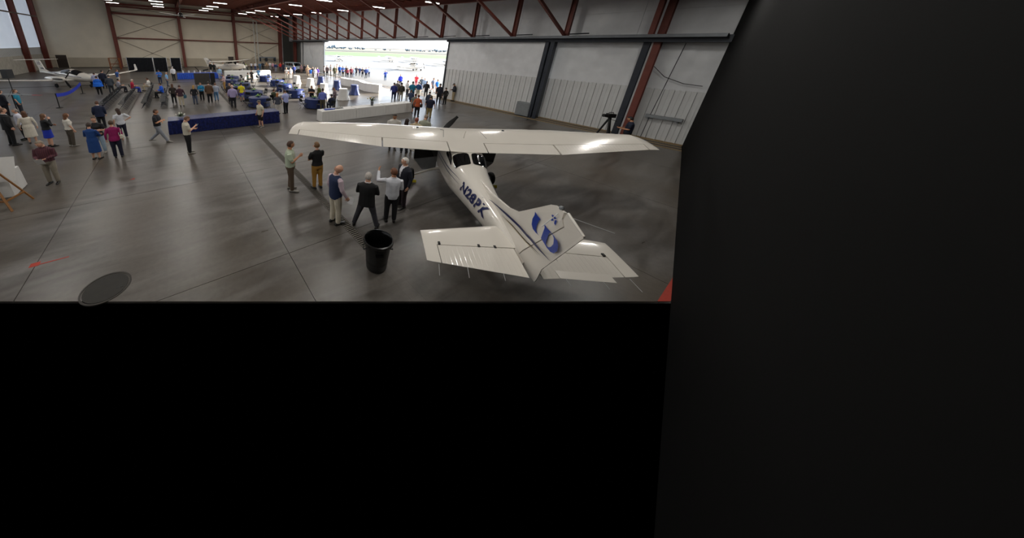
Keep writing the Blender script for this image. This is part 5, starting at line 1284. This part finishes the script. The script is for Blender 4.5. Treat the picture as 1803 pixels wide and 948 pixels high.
def person(rec, idx):
    x, y, rz, h, pose, top, bot, hair, skin, opts, label = rec
    rnd = random.Random(idx * 13 + 5)
    fem = 'F' in opts; near = 'X' in opts; dress = 'D' in opts; skirt = 'K' in opts or dress; jack = 'J' in opts
    aR, aL, legs, look = POSE[pose]
    r = Raw()
    fat = 1.16 if 'W' in opts else rnd.uniform(.97, 1.08)
    dz = -.40 if legs == 'sit' else 0.0
    if legs in ('walk',): dz = -.035
    if legs == 'wide': dz = -.05
    T = TORSO_F if fem else TORSO_M
    hem = .80 if (jack or dress) else (.83 if rnd.random() < .6 else .93)
    rings, tags = [], []
    for z, rx, ry in T:
        k = fat * (1.10 if (jack or 'V' in opts) and z < 1.45 else 1.03 if z < 1.45 else 1)
        ly = .02 if (fem and 1.2 < z < 1.33) else 0
        rings.append(((0, ly + (.012 if z > 1.5 else 0), z + dz), rx * k, ry * k))
        tags.append(0 if z > 1.475 else (1 if z > hem else 2))
    r.loft(rings, tags, 14, (hem + dz, 1.488 + dz))
    if jack or 'P' in opts:
        fl = .10 if 'P' in opts else 0.0
        r.loft([((0, 0, 1.12 + dz), .185 * fat + fl * .7, .14 * fat + fl * .4), ((0, 0, .95 + dz), (.20 * fat + fl), .15 * fat + fl * .6), ((0, 0, .78 + dz), (.215 * fat + fl * 1.3), .16 * fat + fl * .8)], [1, 1, 1], 14)
    if skirt and legs != 'sit':
        hz = .36 if dress else .50
        r.loft([((0, 0, 1.04), .14, .105), ((0, 0, .90), .185, .135), ((0, 0, .7), .20, .15), ((0, 0, hz), .215, .165)], [2 if not dress else 1] * 4, 14)
    bare = skirt; shorts = 'H' in opts
    tk = 2
    lr = (.098, .094, .074, .069, .060) if not bare else (.085, .075, .052, .05, .034)
    ank = []
    for s in (-1, 1):
        if legs == 'stand': j = rnd.uniform(-.03, .05) * s; kn = (s * .098, .01 + j * .5, .48); an = (s * .105, j - .01, .075)
        elif legs == 'wide': kn = (s * .19, .02, .46); an = (s * .29, -.01, .075)
        elif legs == 'walk': kn = (s * .09, .16 if s > 0 else -.06, .47); an = (s * .09, .33 if s > 0 else -.38, .075 if s > 0 else .13)
        else: kn = (s * .12, .42, .52); an = (s * .12, .40 + .06 * s, .075)
        hp = (s * .09, 0, .89 + dz); mid = tuple((a + c) / 2 for a, c in zip(hp, kn)); mid2 = tuple((a + c) / 2 for a, c in zip(kn, an))
        lw = list(lr)
        if shorts: lw = [.095, .092, .055, .052, .036]
        tg = [2, 2, 0 if (bare or shorts) else 2, 0 if (bare or shorts) else 2, 0 if (bare or shorts) else 2]
        if dress: tg[0] = tg[1] = 1
        if shorts: r.limb([hp, mid, tuple(m_ + (k_ - m_) * .75 for m_, k_ in zip(mid, kn))], [.1, .1, .095], [2, 2, 2])
        r.limb([hp, mid, kn, mid2, an], [w_ * (1.0 if fat < 1.1 else 1.1) for w_ in lw], tg)
        ank.append(an)
    sl = 4 if 'V' in opts else 1
    hands = []
    for s, nm in ((1, aR), (-1, aL)):
        ex, ey, ez, wx, wy, wz = ARM[nm]
        if nm == 'cross' and s < 0: wy += .03; wz -= .03
        sh = Vector((s * (.165 if fem else .185) * min(fat, 1.08), 0, 1.40 + dz)); el = Vector((s * ex * fat, ey, ez + dz)); wr = Vector((s * wx * fat, wy, wz + dz))
        if legs == 'sit' and nm == 'lap': wr.z = 1.10 + dz
        fa = 0 if 'S' in opts else sl
        m1 = sh.lerp(el, .55)
        ar = (.066, .060, .051, .046, .036) if fa else (.064, .058, .042, .039, .029)
        if fem: ar = tuple(a_ * .88 for a_ in ar)
        r.limb([sh, m1, el, el.lerp(wr, .5), wr], ar, [sl, sl if fa else 0, fa, fa, fa])
        if not fa: r.limb([sh, m1, sh.lerp(el, .7)], [.069, .069, .068], [sl, sl, sl])
        hands.append((wr, wr - el, s))
    me = bpy.data.meshes.new('raw'); me.from_pydata(r.b.v, [], r.b.f)
    o = bpy.data.objects.new('person', me); COL.objects.link(o)
    md = o.modifiers.new('r', 'REMESH'); md.mode = 'VOXEL'; md.voxel_size = .0155 if near else .024; md.use_smooth_shade = True
    sm = o.modifiers.new('s', 'SMOOTH'); sm.factor = .5; sm.iterations = 3
    o.location = (x, y, 0); o.rotation_euler[2] = rz; o.scale = (h / 1.75 * 1.16, h / 1.75 * 1.16, h / 1.75)
    PEND.append((o, r, hands, ank, look, rec, dz, rnd.uniform(-.35, .35)))
for i, rec in enumerate(PEOPLE): person(rec, i)
dg = bpy.context.evaluated_depsgraph_get()
for o, r, hands, ank, look, rec, dz, hy in PEND:
    x, y, rz, h, pose, top, bot, hair, skin, opts, label = rec
    ev = o.evaluated_get(dg); em = ev.to_mesh()
    cen = np.empty(len(em.polygons) * 3, dtype=np.float32); em.polygons.foreach_get('center', cen); tags_ = region_tags(r.parts, cen.reshape(-1, 3).astype(float))
    ex = MB()
    ex.v = [tuple(v.co) for v in em.vertices]; ex.f = [tuple(p.vertices) for p in em.polygons]
    for p, tg in zip(em.polygons, tags_.tolist()):
        c = p.center
        if 'J' in opts and tg == 1 and c.y > .05 and c.z > 1.12 + dz and abs(c.x) < .012 + .16 * (c.z - 1.12 - dz) and pose not in ('cross', 'crossw'): tg = 4
        ex.m.append(tg)
    ev.to_mesh_clear()
    for wr, d_, s in hands: hand_geo(ex, wr, d_, s, Vector((-s, .25, 0)) if pose not in ('hold', 'phone') else Vector((-s * .5, 0, 1)))
    for s_, an in zip((-1, 1), ank): shoe_geo(ex, an, -s_ * .14)
    if 'F' not in opts: ex.tube([(.071 * math.cos(R(30 * k)), .012 + .068 * math.sin(R(30 * k)), 1.486 + dz - .016 * math.sin(R(30 * k))) for k in range(-2, 15)][::1], .014, 6, 4 if ('J' in opts or 'V' in opts) else 1)
    hd = MB(); head_geo(hd, look, 'F' in opts)
    hm = Matrix.Translation((0, .022, 1.54 + dz)) @ Matrix.Rotation(hy, 4, 'Z') @ Matrix.Rotation(-look, 4, 'X') @ Matrix.Translation((0, .012, .098))
    off = len(ex.v); ex.v += [tuple(hm @ Vector(p)) for p in hd.v]; ex.f += [tuple(i + off for i in q) for q in hd.f]; ex.m += hd.m
    topm = plaidmat() if 'plaid shirt and khaki' in label else cloth(top)
    sneak = M_SNEAK if ('S' in opts and 'X' in opts) else M_SHOE
    hm_ = mat('hair_' + hair, hair, .6, 0, .25, 40, .3)
    mats = [SKIN[skin], topm, cloth(bot), sneak, cloth('c8b4bc' if 'V' in opts else 'd4d4d8'), M_EYE, M_LIP, hm_]
    old = o.data; o.modifiers.clear(); o.data = ex.mesh('person', mats, True, fix=False); bpy.data.meshes.remove(old)
    tag(o, label, 'person')
    ho = hair_geo(opts, hair).build('hair', hm_, o, True); ho.matrix_local = hm
    if 'C' in opts:
        b = MB(); b.lathe([(.088, .03), (.09, .05), (.085, .10), (.06, .13), (.01, .14)], 16); b.prism([(-.07, .05), (-.06, .16), (0, .185), (.06, .16), (.07, .05)], .035, .045, 'z'); co = b.build('cap', cloth('20222a' if 'dark' in label else ('dcdcdc' if 'white cap' in label else '6a6258')), o, True); co.matrix_local = hm
BY = {rec[10]: o for o, *_r in PEND for rec in [_r[4]]}
def held(frag, local, name, label, cat, build, rot=(0, 0, 0)):
    po = [v for k_, v in BY.items() if frag in k_][0]
    p = Matrix.Translation(po.location) @ Matrix.Rotation(po.rotation_euler[2], 4, 'Z') @ (Vector(local) * Vector(po.scale))
    t = thing(name, label, cat, p, po.rotation_euler[2]); t.rotation_euler = (rot[0], rot[1], po.rotation_euler[2] + rot[2])
    build(t); return t
M_PAPER = mat('white_paper', 'dcdcdc', .8, 0, .02)
def sheet(w, l):
    def f_(t): b = MB(); b.box(-w / 2, w / 2, -.0015, .0015, -l / 2, l / 2); b.build('sheet', M_PAPER, t)
    return f_
def bag(w, d_, h, m, strap):
    def f_(t):
        b = MB(); b.rings([[(w * k * sx_, d_ * k * sy_, z) for sx_, sy_ in ((-.5, -.5), (.5, -.5), (.5, .5), (-.5, .5))] for z, k in ((0, .85), (h * .1, 1), (h * .85, .95), (h, .75))]); b.build('pouch', m, t)
        b = MB(); b.tube([(-w * .4, 0, h * .95)] + [(-w * .4 + w * .8 * i / 8, 0, h * .95 + strap * math.sin(math.pi * i / 8)) for i in range(1, 8)] + [(w * .4, 0, h * .95)], .008, 5); b.build('strap', m, t)
    return f_
held('dark plaid shirt', (0, .38, 1.05), 'paper_sheet', 'white sheet of paper held by the man in plaid', 'paper', sheet(.2, .27), (R(-35), 0, 0))
held('bald man in navy vest', (.29, .22, .80), 'paper_sheet', 'white folded paper in the right hand of the man in the navy vest', 'paper', sheet(.15, .2), (R(-20), R(15), R(40)))
held('blonde woman in black', (-.28, .14, .76), 'paper_sheet', 'white sheet hanging from the blonde woman\'s hand', 'paper', sheet(.2, .27), (0, 0, R(60)))
held('grey-green shirt reading', (.02, .36, 1.12), 'paper_sheet', 'open white booklet held beyond the airplane wing', 'paper', sheet(.36, .24), (R(-50), 0, 0))
def phone(t): b = MB(); b.box(-.036, .036, -.005, .005, -.075, .075); b.build('case', M_BLACK, t); b = MB(); b.box(-.032, .032, -.0065, -.005, -.07, .07); b.build('screen', mat('phone_glass', '8aa0b8', .2), t)
held('looking at his phone', (.05, .40, 1.28), 'phone', 'phone in the hands of the man in the cream shirt', 'phone', phone, (R(-40), 0, 0))
held('woman in magenta', (.24, -.04, .92), 'purse', 'small white purse at the hip of the woman in magenta', 'purse', bag(.26, .09, .16, mat('cream_leather', 'd0c8b8', .5), .25), (0, 0, R(80)))
held('maroon jacket', (.27, .05, .66), 'handbag', 'teal handbag hanging from the arm of the person in maroon', 'bag', bag(.34, .14, .26, mat('teal_leather', '2a5a70', .5), .2), (0, 0, R(80)))
held('rust orange top with', (.25, -.05, .82), 'shoulder_bag', 'black shoulder bag of the woman in rust orange', 'bag', bag(.26, .1, .24, M_BLACK, .4), (0, 0, R(80)))

for k_, v in list(BY.items()):
    rec = [r_ for r_ in PEOPLE if r_[10] == k_][0]
    if rec[4] == 'sit' and 'crouching' not in k_:
        for q in [o_ for o_ in COL.objects if o_.name.startswith('folding_chair') and o_ is not ch0 and o_.parent is None and (o_.location.xy - Vector(rec[:2])).length < .6]:
            for w_ in list(q.children) + [q]: bpy.data.objects.remove(w_)
        c_ = copy_tree(ch0); c_.location = (rec[0], rec[1], 0); c_.rotation_euler[2] = rec[2]
        tag(c_, 'black folding chair carrying the ' + k_.replace('seated ', '').split(' on the ')[0].split(' at ')[0], 'chair', 'occupied folding chairs')
# ------------------------------------------------------------------ outdoors
def ground(name, pts, m, z, label, cat=None):
    b = MB(); b.prism(pts, z - .1, z, 'z'); return tag(b.build(name, m), label, None, None, 'structure')
def far_pts(d0, d1, a0=10, a1=58):
    """strip of ground between two distances measured along the view through the doorway"""
    n = 10; P_ = []
    for i in range(n + 1): a = R(a0 + (a1 - a0) * i / n); P_.append((d0 * math.sin(a), d0 * math.cos(a)))
    for i in range(n, -1, -1): a = R(a0 + (a1 - a0) * i / n); P_.append((d1 * math.sin(a), d1 * math.cos(a)))
    return P_
M_APRON = mat('apron_concrete', '625e57', .8, 0, .06, .15); M_GRASS = mat('mown_grass', '4a5e2a', .9, 0, .15, .1); M_FIELD = mat('dry_field', '625846', .9, 0, .1, .02); M_DARKF = mat('dark_hedge_band', '40402c', .9, 0, .15, .05); M_TAXI = mat('asphalt_taxiway', '66666c', .8, 0, .05, .1)
ground('apron', [(XR + .4, 12), (150, 20), (190, 95), (75, 160), (30, 75), (XR + .4, 62)], M_APRON, -.02, 'sunlit concrete apron outside the doorway')
ground('field', far_pts(40, 30000), M_FIELD, -.6, 'dry tan fields to the horizon')
ground('grass_strip', far_pts(128, 330), M_GRASS, -.12, 'green mown grass beyond the apron')
ground('taxiway', [(118, 90), (145, 84), (260, 150), (250, 170)], M_TAXI, -.06, 'grey taxiway crossing the grass')
ground('hedge_band', far_pts(430, 640), M_DARKF, -.3, 'dark band of crops beyond the grass')
tl = [(27.9, 8, 'leftmost'), (28.53, 16, 'tallest left'), (29.54, 6, 'low'), (30.34, 9, 'round'), (30.79, 10, 'broad'), (32.04, 7, 'lone'), (33.63, 10, 'dense'), (34.54, 9, 'dome'), (37.25, 4, 'small'), (39.04, 8, 'solitary'), (40.04, 4, 'tiny'), (43.34, 9, 'dark'), (44.53, 6, 'squat'), (45.18, 6, 'stubby'), (45.82, 7, 'full'), (46.57, 5, 'short'), (47.52, 6, 'flat'), (48.77, 10, 'high'), (49.49, 7, 'wide'), (50.21, 8, 'rightmost')]
M_TREE = mat('hazy_tree_foliage', '46545c', .9, 0, .25, .4); M_TRUNK = mat('tree_trunk', '4a3c30', .9)  # distance haze is mixed into the foliage colour
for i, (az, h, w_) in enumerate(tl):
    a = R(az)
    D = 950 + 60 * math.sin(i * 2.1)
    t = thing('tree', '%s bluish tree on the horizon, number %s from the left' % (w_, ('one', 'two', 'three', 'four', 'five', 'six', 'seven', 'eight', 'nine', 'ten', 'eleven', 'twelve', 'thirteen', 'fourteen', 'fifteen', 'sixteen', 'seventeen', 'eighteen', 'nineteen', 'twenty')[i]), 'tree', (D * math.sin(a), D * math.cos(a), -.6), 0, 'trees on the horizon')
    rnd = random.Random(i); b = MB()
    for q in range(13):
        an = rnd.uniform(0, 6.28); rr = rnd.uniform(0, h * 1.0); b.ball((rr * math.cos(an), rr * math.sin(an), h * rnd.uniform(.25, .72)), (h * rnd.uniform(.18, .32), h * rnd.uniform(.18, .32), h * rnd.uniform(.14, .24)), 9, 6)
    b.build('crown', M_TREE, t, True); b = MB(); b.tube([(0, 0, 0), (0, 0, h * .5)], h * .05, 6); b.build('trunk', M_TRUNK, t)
